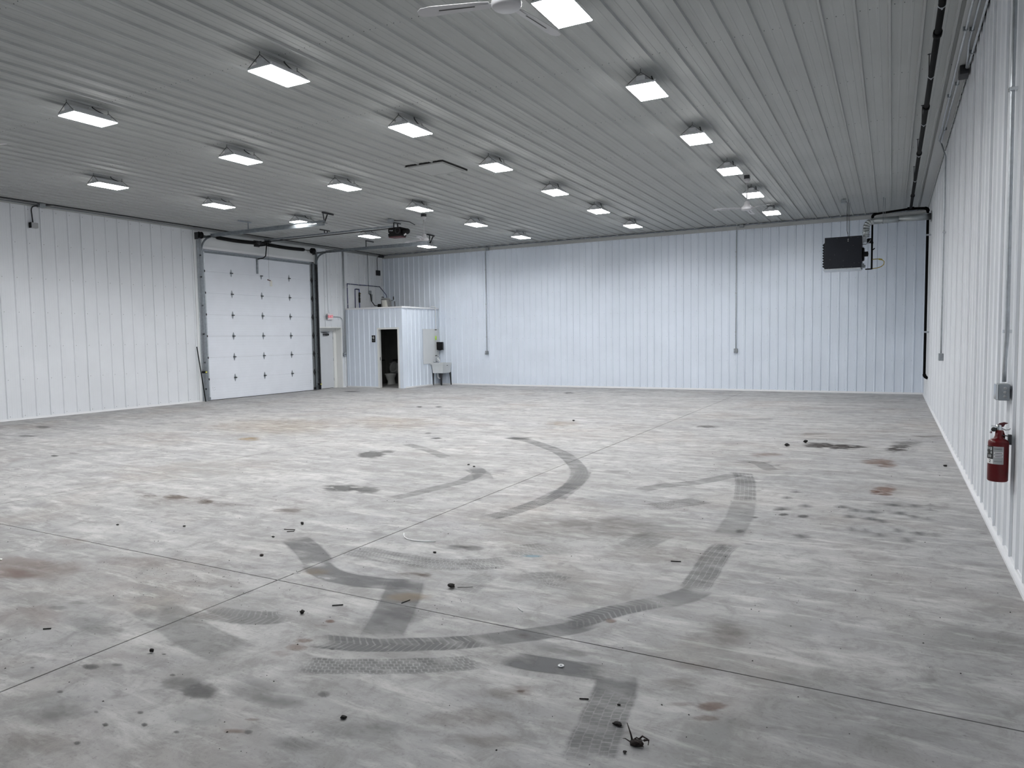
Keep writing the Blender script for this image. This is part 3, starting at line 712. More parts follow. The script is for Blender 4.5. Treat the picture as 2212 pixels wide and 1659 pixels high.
# ================================================================ GARAGE DOOR (door_1)
XD = LX-.055                                     # inner skin of the sections
d1 = bpy.data.objects.new('door_1', None); d1.location = (XD, 15.86, 0); C.objects.link(d1); d1['kind'] = 'structure'
SH = 4.30/7
for i in range(7):
    z0 = i*SH+(.012 if i == 0 else .0015); z1 = (i+1)*SH-.0015
    prof = [(0, z0), (0, z0+.01)]
    for k in range(7):                            # pressed horizontal ribs
        zz = z0+.05+k*(SH-.08)/7
        prof += [(0, zz), (.0008, zz+.004), (.0008, zz+.028), (0, zz+.032)]
    prof += [(0, z1)]
    mb = MB(); vs = []
    for x, z in prof: vs += [(XD+.001+x, DG0-.01, z), (XD+.001+x, DG1+.01, z)]
    mb.add(vs, [(2*k, 2*k+1, 2*k+3, 2*k+2) for k in range(len(prof)-1)])
    mb.box(XD-.045, XD, DG0-.01, DG1+.01, z0, z1)
    s = mb.build('section', 'doorwhite', d1)
    for ya, yb in ((DG0+.01, DG0+.14), (DG1-.14, DG1-.01)):
        MB().box(XD+.003, XD+.008, ya, yb, z0+.002, z1-.002).build('end_stile', 'galv_light', s)
def hinge(y, z, end=False, top=True):
    h = MB(); x = XD+.006
    if top: h.prism([(x, y-.038, z+.008), (x, y+.038, z+.008), (x, y+.006, z+.11), (x, y-.006, z+.11)], (.004, 0, 0))
    h.prism([(x, y-.038, z-.008), (x, y+.038, z-.008), (x, y+.006, z-.11), (x, y-.006, z-.11)], (.004, 0, 0))
    hb = h.build('hinge', 'dark_steel' if end else 'galv', d1)
    MB().beam((x+.014, y-.035, z), (x+.014, y+.055, z), .026, .026).build('knuckle', 'dark_steel', hb)
    return hb
for r in range(1, 7):
    z = r*SH
    for y in (14.70, 15.83, 16.98): hinge(y, z, top=not (r == 6 and y == 15.83))
    for y, sgn in ((DG0+.07, -1), (DG1-.07, 1)):
        hh = hinge(y, z, True)
        MB().tube([(XD+.03, y, z), (XD+.05, y+sgn*.10, z)], .007, 6).lathe([(.001, -.012), (.024, -.012), (.024, .012), (.001, .012)], (XD+.05, y+sgn*.11, z), (0, 1, 0), 12).build('roller', 'dark_steel', hh)
        MB().box(XD+.02, XD+.06, y-.055, y+.03, z-.03, z+.03).build('roller_bracket', 'dark_steel', hh)
MB().box(XD+.004, XD+.07, DG0+.02, DG1-.02, 4.255, 4.262).box(XD+.004, XD+.007, DG0+.02, DG1-.02, 4.20, 4.262).box(XD+.067, XD+.07, DG0+.02, DG1-.02, 4.225, 4.262).build('top_strut', 'galv', d1)
MB().box(XD-.03, XD+.012, DG0, DG1, 0.0, .014).build('bottom_seal', 'black', d1)
MB().box(XD+.005, XD+.045, 15.655, 15.705, 3.74, 4.2).build('operator_bracket', 'galv', d1)
for (y, z) in ((13.90, .37), (13.90, .33), (13.96, .36), (13.98, .31), (13.94, .29)):
    MB().box(XD+.005, XD+.008, y-.008, y+.008, z-.003, z+.003).build('bolt', 'dark_steel', d1)
for z in (.27, .33): MB().lathe([(.001, 0), (.007, 0), (.007, .006), (.001, .006)], (XD+.005, 17.80, z), (1, 0, 0), 8).build('bolt', 'dark_steel', d1)
MB().box(XD+.006, XD+.03, 13.62, 13.80, .03, .10).build('bottom_bracket', 'galv', d1)
MB().box(XD+.006, XD+.03, 17.94, 18.10, .03, .10).build('bottom_bracket', 'dark_steel', d1)

# tracks, one per side
def c_track(pts, w=.055, t=.022, side=(0, 1, 0)):
    """rolled track: a web and two lips swept along pts in an x-z plane"""
    mb = MB(); P = [Vector(p) for p in pts]; n = len(P); sd = Vector(side)
    sect = [(-w/2, 0), (-w/2, t), (-w/2+.006, t), (-w/2+.006, .004), (w/2-.006, .004), (w/2-.006, t), (w/2, t), (w/2, 0)]
    vs = []
    for i, p in enumerate(P):
        d = (P[min(i+1, n-1)]-P[max(i-1, 0)]).normalized(); nn = d.cross(sd).normalized()
        vs += [p+nn*a+sd*b for a, b in sect]
    fs = []
    for i in range(n-1):
        for k in range(8): fs.append((i*8+k, i*8+(k+1) % 8, (i+1)*8+(k+1) % 8, (i+1)*8+k))
    fs += [tuple(range(8)), tuple(reversed(range((n-1)*8, n*8)))]
    return mb.add(vs, fs)
def door_track(y, sgn, lab, dark):
    # sgn: direction towards the opening
    m = 'dark_steel' if dark else 'galv'
    t = thing('garage_door_track', (LX+.1, y, 0), lab, 'door track', 'tracks of the overhead door')
    MB().box(LX+.005, LX+.012, min(y-sgn*.01, y+sgn*.12), max(y-sgn*.01, y+sgn*.12), .01, 4.25).build('jamb_plate', 'galv', t)
    side = (0, sgn, 0)
    c_track([(LX+.075, y, .02), (LX+.075, y, 4.22)], side=side).build('vertical_track', m, t)
    c_track(arc((LX+.075, y, 4.22), (LX+.11, y, 4.56), (LX+.50, y, 4.585), 8), side=side).build('curved_track', 'galv', t)
    c_track([(LX+.03, y, 4.595), (LX+.50, y, 4.60), (-14.6, y, 4.585), (-12.50, y, 4.56)], w=.06, t=.028, side=side).build('horizontal_track', 'galv', t)
    MB().box(LX+.50, -12.48, y-sgn*.004, y-sgn*.010, 4.60, 4.655).box(LX+.50, -12.48, y-sgn*.010, y-sgn*.05, 4.650, 4.655).build('stiffener_angle', 'galv', t)
    MB().box(LX+.004, LX+.11, y-sgn*.012, y-sgn*.018, .01, 4.60).box(LX+.004, LX+.010, y-sgn*.018, y-sgn*.10, .01, 4.60).build('wall_angle', 'galv_light' if not dark else 'galv', t)
    for z in (.35, 1.1, 1.9, 2.7, 3.5, 4.1):
        MB().box(LX+.02, LX+.10, y-sgn*.018, y+sgn*.002, z-.02, z+.02).build('track_bracket', m, t)
    # hangers
    h = MB().beam((-12.55, y-.02, H-.03), (-12.55, y+.38, H-.03), .035, .035)
    h.beam((-12.55, y+.17, H-.04), (-12.52, y+.02, 4.60), .035, .006).beam((-12.55, y+.01, H-.04), (-12.52, y+.02, 4.60), .03, .006) if not dark else \
        h.beam((-12.55, y+.32, H-.04), (-12.52, y+.10, 4.60), .035, .008).beam((-12.55, y+.12, H-.04), (-12.52, y+.06, 4.60), .03, .006)
    h.beam((-12.52, y-.03, 4.60), (-12.52, y+.12, 4.60), .035, .006)
    h.build('hanger', 'dark_steel', t)
    h = MB().beam((-15.2, y-.30, H-.03), (-15.2, y+.12, H-.03), .03, .03) if not dark else MB().beam((-14.95, y-.02, H-.03), (-14.95, y+.42, H-.03), .03, .03)
    xx = -15.2 if not dark else -14.78
    if dark: h = MB().beam((-14.95, y+.01, H-.03), (-14.95, y+.40, H-.03), .03, .03)
    h.beam((-15.2 if not dark else -14.95, y+.02, H-.04), (-15.2 if not dark else -14.95, y+.02, 4.62), .03, .008)
    h.build('hanger', 'dark_steel' if dark else 'galv', t)
    return t
door_track(13.60, 1, 'galvanised curved track on the side of the overhead door away from the exit', False)
door_track(18.12, -1, 'dark curved overhead door track right beside the exit door', True)

# torsion springs
ts = thing('torsion_spring_assembly', (LX+.2, 15.66, 4.63), 'black torsion springs on a shaft above the overhead door', 'door spring')
XS, ZS = LX+.22, 4.63
MB().tube([(XS, 13.38, ZS), (XS, 17.98, ZS)], .013, 8).build('shaft', 'dark_steel', ts)
def spring(y0, y1):
    n = 26; pts = []
    vs = MB(); ring = []
    rs = []
    for i in range(n+1):
        t = i/n; y = y0+(y1-y0)*t; pts.append((XS, y, ZS-.018*math.sin(PI*t))); rs.append(.053 if .03 < t < .97 else .035)
    vs.tube(pts, .053, 14, True, rs); return vs
for a, b in ((14.02, 15.42), (15.86, 17.42)):
    s = spring(a, b).build('spring', 'black', ts)
    mb = MB(); n = int((b-a)/.03)
    for i in range(n):
        t = (i+.5)/n; y = a+(b-a)*t
        mb.lathe([(.0535, -.008), (.0565, 0), (.0535, .008)], (XS, y, ZS-.018*math.sin(PI*t)), (0, 1, 0), 10)
    mb.build('coil', 'black', s)
for y in (13.46, 17.80):
    dr = MB().lathe([(.02, -.06), (.075, -.055), (.095, -.03), (.070, -.02), (.070, .03), (.095, .045), (.095, .06), (.02, .06)], (XS, y, ZS), (0, 1, 0), 18).build('cable_drum', 'black', ts)
    MB().box(XS-.09, XS+.05, y-.10 if y < 15 else y+.08, y-.09 if y < 15 else y+.09, ZS-.12, ZS+.07).build('bearing_plate', 'dark_steel', ts)
    MB().tube([(XS+.08, y, ZS), (XD+.06, y+(.2 if y < 15 else .26), 4.2), (XD+.05, y+(.2 if y < 15 else .28), .1)], .003, 4).build('lift_cable', 'dark_steel', ts)
MB().box(LX+.005, LX+.011, 15.54, 15.76, 4.55, 4.74).box(LX+.01, XS+.05, 15.60, 15.61, ZS-.06, ZS+.08).box(LX+.01, XS+.05, 15.74, 15.75, ZS-.06, ZS+.08).lathe([(.02, -.06), (.045, -.05), (.045, .05), (.02, .06)], (XS, 15.52, ZS), (0, 1, 0), 12).lathe([(.02, -.04), (.045, -.035), (.045, .035), (.02, .04)], (XS, 15.82, ZS), (0, 1, 0), 12).build('centre_bracket', 'dark_steel', ts)

# opener
op = thing('garage_door_opener', (-11.85, 15.8, 4.6), 'black chain-drive opener on a long steel rail from the overhead door to the ceiling', 'door opener')
YO = 15.8
MB().box(LX+.2, -12.05, YO-.022, YO+.022, 4.735, 4.775).build('rail', 'galv', op)
MB().box(LX+.3, -12.05, YO-.012, YO-.004, 4.700, 4.712).box(LX+.3, -12.05, YO+.02, YO+.028, 4.694, 4.706).build('chain', 'dark_steel', op)
MB().box(-16.92, -16.72, YO-.04, YO+.04, 4.665, 4.73).build('trolley', 'dark_steel', op)
hs = MB().box(-12.14, -11.72, YO-.14, YO+.14, 4.455, 4.70).build('motor_housing', 'motor', op, .025)
MB().box(-12.12, -11.74, YO-.13, YO+.13, 4.435, 4.457).build('base_plate', 'maroon', hs)
MB().lathe([(.001, 0), (.085, 0), (.085, .02), (.06, .02), (.055, .012), (.001, .012)], (-11.80, YO-.142, 4.60), (0, -1, 0), 20).build('pulley', 'dark_steel', op)
MB().lathe([(.001, -.01), (.05, -.01), (.05, .02), (.001, .02)], (-11.80, YO-.165, 4.60), (0, -1, 0), 16).build('hub', 'motor', op)
MB().lathe([(.001, 0), (.075, .005), (.08, .03), (.08, .15), (.06, .19), (.001, .2)], (-11.72, YO-.02, 4.58), (1, 0, 0), 18).build('motor', 'motor', op)
MB().tube([(-11.62, YO-.10, 4.47), (-11.56, YO-.11, 4.50)], .02, 8).build('release_knob', 'label_white', op)
for (x, z) in ((-12.06, 4.62), (-12.11, 4.55)): MB().lathe([(.001, 0), (.014, 0), (.014, .008), (.001, .008)], (x, YO-.141, z), (0, -1, 0), 8).build('lamp_dot', 'label_white', op)
MB().box(-12.03, -11.97, YO-.143, YO-.139, 4.60, 4.625).build('label_plate', 'label_grey', op)
MB().beam((-12.0, YO-.25, H-.03), (-12.0, YO+.25, H-.03), .035, .03).beam((-12.0, YO-.05, H-.03), (-12.0, YO-.05, 4.70), .035, .01).beam((-12.0, YO+.12, H-.03), (-12.0, YO+.12, 4.70), .035, .01).build('hanger', 'dark_steel', op)
MB().beam((-14.5, YO-.22, H-.03), (-14.5, YO+.18, H-.03), .035, .03).beam((-14.5, YO-.04, H-.03), (-14.5, YO-.04, 4.77), .03, .01).beam((-14.5, YO+.08, H-.03), (-14.5, YO+.08, 4.77), .03, .01).build('hanger', 'dark_steel', op)
MB().tube([(-16.84, YO-.02, 4.68), (-16.88, YO-.05, 4.26)], .016, 8).tube([(-16.88, YO-.05, 4.265), (-16.95, YO-.08, 4.21), (XD+.045, 15.69, 4.185)], .016, 8).build('door_arm', 'black', op)
MB().tube([(-16.80, YO+.0, 4.67), (-16.9, YO+.07, 3.56)], .003, 4).build('release_cord', 'dark_steel', op)
MB().tube([(-16.9, YO+.01, 3.555), (-16.9, YO+.13, 3.53)], .014, 6).build('release_handle', 'maroon', op)
MB().box(-16.905, -16.895, YO+.10, YO+.19, 3.36, 3.54).build('tag', 'paper', op)

# junction box and flexible conduit feeding the opener
jb = thing('ceiling_outlet', (-11.77, 15.35, H), 'grey ceiling box with a flexible cable beside the black door opener', 'electrical box')
MB().box(-11.86, -11.72, 15.28, 15.40, H-.10, H-.015).build('box', 'boxgrey', jb, .004)
MB().tube([(-11.74, 15.40, H-.05), (-11.6, 15.55, H-.045), (-11.45, 15.72, H-.07), (-11.36, 15.84, H-.14)], .011, 8).build('cable', 'dark_steel', jb)

# photo eyes and leaning pole
def photo_eye(x, y, z, lab, f):
    t = thing('photo_eye', (x, y, z), lab, 'sensor', 'safety eyes of the overhead door')
    MB().box(x-.03, x+.05, y-.06, y+.06, z-.025, z+.035).build('housing', 'black', t, .006)
    MB().box(x+.05, x+.055, y+.0, y+.05, z-.012, z+.022).build('lens', 'photoeye', t)
    MB().box(LX+.03, x-.02, y-.01, y+.01, z-.03, z+.0).build('bracket', 'galv', t)
    if f: MB().tube([(x, y-.02, z+.03), (x-.02, y-.03, z+.3), (LX+.12, y-.04, 1.4), (LX+.12, y-.04, 4.5)], .006, 5).build('cable', 'galv_light', t)
photo_eye(LX+.17, 13.46, .83, 'yellow and black photo eye with a cable, beside the leaning pole', True)
photo_eye(LX+.17, 17.98, .20, 'small black photo eye near the floor beside the exit door', False)
o = MB().tube([(LX+.23, 13.42, .012), (LX+.07, 13.33, 1.55)], .014, 8).build('pole', 'black', origin=(LX+.23, 13.42, 0))
tag(o, 'thin black pole leaning against the jamb of the overhead door', 'pole')

# ================================================================ EXIT DOOR (door_2)
d2 = bpy.data.objects.new('door_2', None); d2.location = (LX-.28, 18.7, 0); C.objects.link(d2); d2['kind'] = 'structure'
MB().box(LX-.30, LX+.02, EX1-.003, EX1+.0, 0, EXZ).box(LX-.30, LX+.02, EX0, EX0+.003, 0, EXZ).box(LX-.30, LX+.02, EX0, EX1, EXZ-.003, EXZ).build('jamb_liner', 'frame', d2)
MB().box(LX-.30, LX-.22, EX0, EX0+.05, 0, EXZ-.05).box(LX-.30, LX-.22, EX1-.14, EX1-.003, 0, EXZ-.05).box(LX-.30, LX-.22, EX0, EX1-.003, EXZ-.10, EXZ-.003).box(LX-.245, LX-.21, EX1-.12, EX1-.08, 0, EXZ-.1).build('frame', 'frame', d2)
MB().box(LX+.019, LX+.026, EX0-.04, EX0, 0, EXZ+.04).box(LX+.019, LX+.026, EX1, EX1+.04, 0, EXZ+.04).box(LX+.019, LX+.026, EX0, EX1, EXZ, EXZ+.04).build('casing', 'frame', d2)
lf = MB().box(LX-.285, LX-.245, EX0+.052, EX1-.142, .01, EXZ-.102).build('leaf', 'leaf', d2)
MB().box(LX-.245, LX-.19, 18.65, 18.92, 1.845, 1.905).build('door_closer', 'dark_steel', lf, .01)
MB().beam((LX-.21, 18.90, 1.92), (LX-.21, 18.55, 1.955), .02, .012).beam((LX-.21, 18.55, 1.955), (LX-.22, 18.95, 1.965), .02, .012).build('closer_arm', 'dark_steel', lf)
for z in (.3, 1.0, 1.75): MB().tube([(LX-.238, EX1-.138, z-.05), (LX-.238, EX1-.138, z+.05)], .008, 6).build('door_hinge', 'galv', lf)
for z in (1.35, 1.42, .95, .88): MB().lathe([(.001, 0), (.016, 0), (.016, .02), (.001, .02)], (LX+.02, EX0-.06, z), (1, 0, 0), 8).build('lock_bolt', 'galv_light', d2)

# exit sign
es = thing('exit_sign', (LX+.02, 18.69, 2.49), 'lit red EXIT sign in a white box above the man door', 'exit sign')
MB().box(LX+.03, LX+.085, 18.57, 18.85, 2.385, 2.595).build('housing', 'exitface', es, .008)
Rx = Matrix(((0, 0, 1, 0), (1, 0, 0, 0), (0, 1, 0, 0), (0, 0, 0, 1)))   # text x->+y, y->+z, facing +x
text_mesh('lettering', 'EXIT', .125, (LX+.088, 18.71, 2.485), Rx, 'exitred', es, .003)
for z in (2.45, 2.53): MB().lathe([(.001, 0), (.03, 0), (.04, .05), (.001, .05)], (LX+.06, 18.54, z), (.9, -.3, -.2), 12).build('lamp_head', 'boxgrey', es)
MB().tube([(LX+.04, 18.70, 2.595), (LX+.03, 18.66, 2.75), (LX+.03, 18.64, 4.80)], .006, 6).build('cable', 'galv_light', es)
cs = thing('sign_conduit', (LX+.04, 19.3, 2.49), 'grey conduit bending down from the EXIT sign to the switch box', 'conduit')
MB().tube([(LX+.04, 18.85, 2.49), (LX+.04, 19.15, 2.49)]+arc((LX+.04, 19.15, 2.49), (LX+.04, 19.38, 2.49), (LX+.04, 19.38, 2.25))+[(LX+.04, 19.38, 1.22)], .013, 8).build('pipe', 'galv_light', cs)
sb = thing('switch_box', (LX+.04, 19.42, 1.16), 'grey two-gang switch box on the wall between the man door and restroom', 'electrical box')
MB().box(LX+.02, LX+.075, 19.35, 19.47, 1.10, 1.22).build('box', 'boxgrey', sb, .004)
MB().box(LX+.075, LX+.080, 19.355, 19.465, 1.105, 1.215).build('cover_plate', 'galv_light', sb)
for y in (19.385, 19.435): MB().box(LX+.08, LX+.09, y-.006, y+.006, 1.15, 1.175).build('toggle', 'dark_steel', sb)
MB().tube([(LX+.04, 19.45, 1.22), (LX+.04, 19.46, H-.02)], .013, 8).tube([(LX+.04, 19.50, 1.25), (LX+.04, 19.51, H-.02)], .011, 8).build('riser', 'galv_light', sb)

# ================================================================ RESTROOM BOX
BX, BY, BH = -14.66, 19.55, 2.78
RD0, RD1, RDZ = -15.67, -14.84, 2.03
wp = MB()
wp.box(LX, RD0, BY+.004, BY+.11, 0, BH-.01).box(RD0, RD1, BY+.004, BY+.11, RDZ, BH-.01).box(RD1, BX-.004, BY+.004, BY+.11, 0, BH-.01)
wp.box(BX-.11, BX-.004, BY+.11, D, 0, BH-.01)
wpart = wp.build('wall_partition', 'interior'); wpart['kind'] = 'structure'
kw = dict(phase=-17.0, pitch=.2286, per=4, h=.020, minor=.076, mh=.0011)
fr = ((0, BY, 0), (1, 0, 0), (0, -1, 0), (0, 0, 1))
panel_run(wpart, *fr, LX+.02, RD0-.05, .045, BH, **kw)
panel_run(wpart, *fr, RD0-.05, RD1+.06, RDZ+.05, BH, **kw)
kw2 = dict(phase=19.86, pitch=.2286, per=4, h=.020, minor=.076, mh=.0011)
panel_run(wpart, (BX, 0, 0), (0, 1, 0), (1, 0, 0), (0, 0, 1), BY+.1, D-.02, .045, BH, **kw2)
o = MB().box(RD1+.06, BX+.02, BY-.02, BY, 0, BH).box(BX, BX+.019, BY, BY+.10, 0, BH-.001).build('trim_6', 'liner'); o['kind'] = 'structure'
o = MB().box(LX+.02, BX+.035, BY-.035, BY+.11, BH, BH+.012).box(LX+.02, BX+.035, BY-.035, BY-.022, BH-.04, BH).box(BX+.022, BX+.035, BY-.035, D-.02, BH-.04, BH).box(BX-.11, BX+.035, BY+.11, D-.02, BH, BH+.012).build('trim_7', 'trim'); o['kind'] = 'structure'
o = MB().box(LX+.02, RD0-.05, BY-.03, BY, 0, .045).box(BX, BX+.03, BY+.1, D, 0, .045).build('baseboard_restroom', 'trim'); o['kind'] = 'structure'
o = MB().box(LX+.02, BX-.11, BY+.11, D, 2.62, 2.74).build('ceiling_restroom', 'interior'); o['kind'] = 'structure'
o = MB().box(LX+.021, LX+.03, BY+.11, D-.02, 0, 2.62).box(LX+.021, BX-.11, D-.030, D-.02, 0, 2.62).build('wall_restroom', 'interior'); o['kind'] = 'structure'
d3 = bpy.data.objects.new('door_3', None); d3.location = (-15.25, BY, 0); C.objects.link(d3); d3['kind'] = 'structure'
MB().box(RD0-.05, RD0+.006, BY-.025, BY+.12, 0, RDZ+.05).box(RD1-.006, RD1+.06, BY-.025, BY+.12, 0, RDZ+.05).box(RD0, RD1, BY-.024, BY+.118, RDZ-.006, RDZ+.048).build('frame', 'frame', d3)
MB().box(RD0+.005, RD0+.008, BY+.03, BY+.06, .95, 1.07).build('strike_plate', 'dark_steel', d3)

# restroom sign: white pictogram on black
rs_ = thing('restroom_sign', (-15.87, BY-.02, 1.70), 'black restroom sign with a white figure beside the open doorway', 'sign')
sx0, sx1 = -15.95, -15.80
MB().box(sx0, sx1, BY-.030, BY-.020, 1.585, 1.825).build('plate', 'black', rs_, .004)
yy = BY-.033; cx = (sx0+sx1)/2+.012
MB().lathe([(.001, 0), (.012, 0), (.012, .002), (.001, .002)], (cx, yy+.002, 1.785), (0, -1, 0), 12).build('figure_head', 'label_white', rs_)
MB().prism([(cx-.016, yy, 1.77), (cx-.016, yy, 1.735), (cx-.011, yy, 1.735), (cx-.011, yy, 1.69), (cx+.011, yy, 1.69), (cx+.011, yy, 1.735), (cx+.016, yy, 1.735), (cx+.016, yy, 1.77)], (0, .003, 0)).build('figure_body', 'label_white', rs_)
MB().lathe([(.001, 0), (.009, 0), (.009, .002), (.001, .002)], (sx0+.025, yy+.002, 1.768), (0, -1, 0), 10).build('figure_head', 'label_white', rs_)
MB().prism([(sx0+.014, yy, 1.72), (sx0+.036, yy, 1.72), (sx0+.025, yy, 1.757)], (0, .003, 0)).build('figure_body', 'label_white', rs_)
MB().box(sx0+.035, sx1-.02, yy, yy+.003, 1.632, 1.64).build('caption_bar', 'label_grey', rs_)

# toilet and grab bars
tl = thing('toilet', (-16.5, 21.3, 0), 'white toilet with its seat raised inside the dark restroom', 'toilet')
mb = MB()
prof = [(0, .21, .12), (.02, .205, .12), (.12, .17, .11), (.22, .19, .13), (.32, .235, .175), (.39, .255, .19), (.405, .25, .185)]
def ell(cy, a, b, z, n=20): return [(-16.5+b*math.cos(2*PI*k/n), cy+a*math.sin(2*PI*k/n), z) for k in range(n)]
vs = []; 
for z, a, b in prof: vs += ell(21.22 if z > .2 else 21.27, a, b, z)
fs = []
for i in range(len(prof)-1):
    for k in range(20): fs.append((i*20+k, i*20+(k+1) % 20, (i+1)*20+(k+1) % 20, (i+1)*20+k))
mb.add(vs, fs, True)
vs = ell(21.22, .25, .185, .405)+ell(21.22, .18, .125, .41)+ell(21.22, .12, .08, .28); n0 = len(mb.v)
mb.add(vs, [(j*20+k, j*20+(k+1) % 20, (j+1)*20+(k+1) % 20, (j+1)*20+k) for j in range(2) for k in range(20)]+[tuple(40+k for k in range(20))], True)
mb.build('bowl', 'porcelain', tl)
MB().box(-16.72, -16.28, 21.47, 21.68, .40, .76).build('tank', 'porcelain', tl, .02)
MB().box(-16.73, -16.27, 21.46, 21.69, .76, .79).build('tank_lid', 'porcelain', tl, .008)
mb = MB(); n = 24; A = []
for (ra, rb) in ((.185, .21), (.115, .14)):
    for dy in (0, .018):
        A.append([(-16.5+ra*math.cos(2*PI*k/n), 21.40+dy+.05*(rb*math.sin(2*PI*k/n))/.2, .64+rb*math.sin(2*PI*k/n)) for k in range(n)])
vs = sum(A, []); f = []
for p, q in ((0, 1), (1, 3), (3, 2), (2, 0)):
    for k in range(n): f.append((p*n+k, p*n+(k+1) % n, q*n+(k+1) % n, q*n+k))
mb.add(vs, f, True).build('seat', 'porcelain', tl)
def grab(pts, lab):
    t = MB().tube(pts, .018, 10).build('grab_bar', 'black', origin=pts[0])
    tag(t, lab, 'grab bar', 'restroom grab bars'); return t
grab([(-16.72, D-.03, .90), (-16.72, D-.07, .90), (-15.4, D-.07, .88), (-15.4, D-.03, .88)], 'black grab bar on the restroom wall behind the toilet')
grab([(LX+.03, 20.9, .90), (LX+.07, 20.9, .90), (LX+.07, D-.12, .89), (LX+.03, D-.12, .89)], 'black grab bar on the restroom wall beside the toilet')

# ---- on the restroom roof
def pex(pts, r=.013, m='blue', n=8): return MB().tube(pts, r, n)
wp1 = thing('water_line', (LX+.05, 19.65, 2.79), 'dark blue water pipe loop running up and across the wall above the restroom', 'water pipe', 'blue water pipes above the restroom')
pex([(LX+.05, 19.66, 2.795), (LX+.05, 19.65, 3.67)]).build('riser', 'blue', wp1)
pex([(LX+.05, 19.64, 3.67), (LX+.05, 21.46, 3.67)]).build('header_pipe', 'blue', wp1)
pex([(LX+.05, 21.46, 3.67), (-16.75, 21.40, 3.35), (-16.52, 21.2, 3.12), (-16.42, 21.0, 3.08)]).build('drop', 'blue', wp1)
for y in (19.80, 20.25, 20.72, 21.1, 21.35): MB().lathe([(.0135, -.012), (.017, -.01), (.017, .01), (.0135, .012)], (LX+.05, y, 3.67), (0, 1, 0), 8).build('pipe_clip', 'galv_light', wp1)
for z in (3.55, 2.95): MB().lathe([(.0135, -.012), (.017, -.01), (.017, .01), (.0135, .012)], (LX+.05, 19.655, z), (0, 0, 1), 8).build('pipe_clip', 'galv_light', wp1)
wp2 = thing('water_line', (LX+.05, 20.17, 2.79), 'short blue pipe bend with a black valve, inside the larger blue pipe loop', 'water pipe', 'blue water pipes above the restroom')
pex([(LX+.05, 20.06, 2.795), (LX+.05, 20.06, 3.49)]).build('riser', 'blue', wp2)
pex([(LX+.05, 20.05, 3.50), (LX+.05, 20.30, 3.51)]).build('header_pipe', 'blue', wp2)
pex([(LX+.05, 20.29, 3.51), (LX+.05, 20.29, 2.795)], .014).build('drop', 'bluebright', wp2)
MB().lathe([(.014, 0), (.03, .02), (.03, .16), (.022, .2), (.03, .24), (.03, .36), (.014, .38)], (LX+.055, 20.29, 3.02), (0, 0, 1), 10).build('valve', 'black', wp2)
MB().tube([(LX+.09, 20.26, 3.33), (LX+.09, 20.32, 3.36)], .014, 6).build('valve_handle', 'brass', wp2)
for y in (20.12, 20.18, 20.24): MB().lathe([(.0135, -.012), (.02, -.01), (.02, .01), (.0135, .012)], (LX+.05, y, 3.505), (0, 1, 0), 8).build('fitting', 'dark_steel', wp2)
wb = thing('outlet_box', (LX+.05, 20.9, 3.43), 'small grey box with a drooping black cord above the restroom roof', 'electrical box')
MB().box(LX+.02, LX+.07, 20.84, 20.96, 3.37, 3.49).build('box', 'boxgrey', wb, .004)
MB().tube([(LX+.04, 20.84, 3.49), (LX+.035, 20.82, H-.02)], .009, 6).build('riser', 'boxgrey', wb)
MB().tube([(LX+.06, 20.90, 3.37), (LX+.08, 20.92, 3.12), (LX+.18, 20.98, 2.94), (LX+.45, 21.02, 2.91), (LX+.70, 21.05, 2.91)], .016, 8).build('cord', 'black', wb)
MB().box(LX+.03, LX+.06, 20.98, 21.02, 3.12, 3.36).build('wire_cover', 'boxgrey', wb)
th = thing('water_heater', (-16.2, 20.85, 2.79), 'squat grey water heater with a white label on the restroom roof', 'water heater')
o_ = MB().box(-16.9, -15.3, 20.2, 21.6, 2.745, 2.79).build('platform', 'wood', th)
TX, TY = -16.33, 20.85
MB().lathe([(.001, 0), (.168, 0), (.175, .015), (.175, .34), (.16, .375), (.09, .395), (.001, .40)], (TX, TY, 2.79), (0, 0, 1), 28).build('tank', 'tank', th)
MB().lathe([(.177, .335), (.18, .34), (.177, .345)], (TX, TY, 2.79), (0, 0, 1), 28).build('seam', 'dark_steel', th)
lb = MB(); vs = []; n = 6
for j_, (z, sh) in enumerate(((2.80, .28), (3.10, -.05))):
    for k in range(n+1):
        a = -PI/2-.35+k*1.15/n+sh; vs.append((TX+.179*math.cos(a), TY+.179*math.sin(a), z))
lb.add(vs, [(k, k+1, n+2+k, n+1+k) for k in range(n)], True).build('label', 'paper', th)
MB().tube([(-16.40, 20.82, 3.17), (-16.41, 20.82, 3.22), (-16.48, 20.8, 3.22)], .014, 8).build('inlet', 'dark_steel', th)
MB().tube([(-16.16, 20.8, 3.08), (-16.02, 20.75, 3.08), (-16.0, 20.75, 2.80)], .014, 8).tube([(-16.0, 20.75, 3.08), (-15.90, 20.74, 3.08)], .02, 8).build('relief_pipe', 'galv', th)
MB().tube([(-15.90, 20.74, 3.10), (-15.90, 20.74, 3.22)], .02, 8).tube([(-15.84, 20.74, 2.80), (-15.85, 20.74, 3.05)], .012, 8).build('valve', 'dark_steel', th)
MB().box(-16.68, -16.52, 20.8, 20.95, 2.83, 2.98).build('drain_cup', 'black', th)
dk = thing('sensor_box', (LX+.05, 21.4, 4.17), 'dark grey box high in the corner above the restroom', 'electrical box')
MB().box(LX+.02, LX+.09, 21.30, 21.49, 4.08, 4.27).build('box', 'dark_steel', dk, .004)
MB().tube([(LX+.04, 21.37, 4.27), (LX+.04, 21.36, 4.66)]+arc((LX+.04, 21.36, 4.66), (LX+.04, 21.36, 4.79), (LX+.04, 21.48, 4.80), 4), .010, 6).build('riser', 'dark_steel', dk)
MB().box(LX+.03, LX+.14, 21.46, 21.66, 4.76, 4.84).build('junction_box', 'dark_steel', dk)

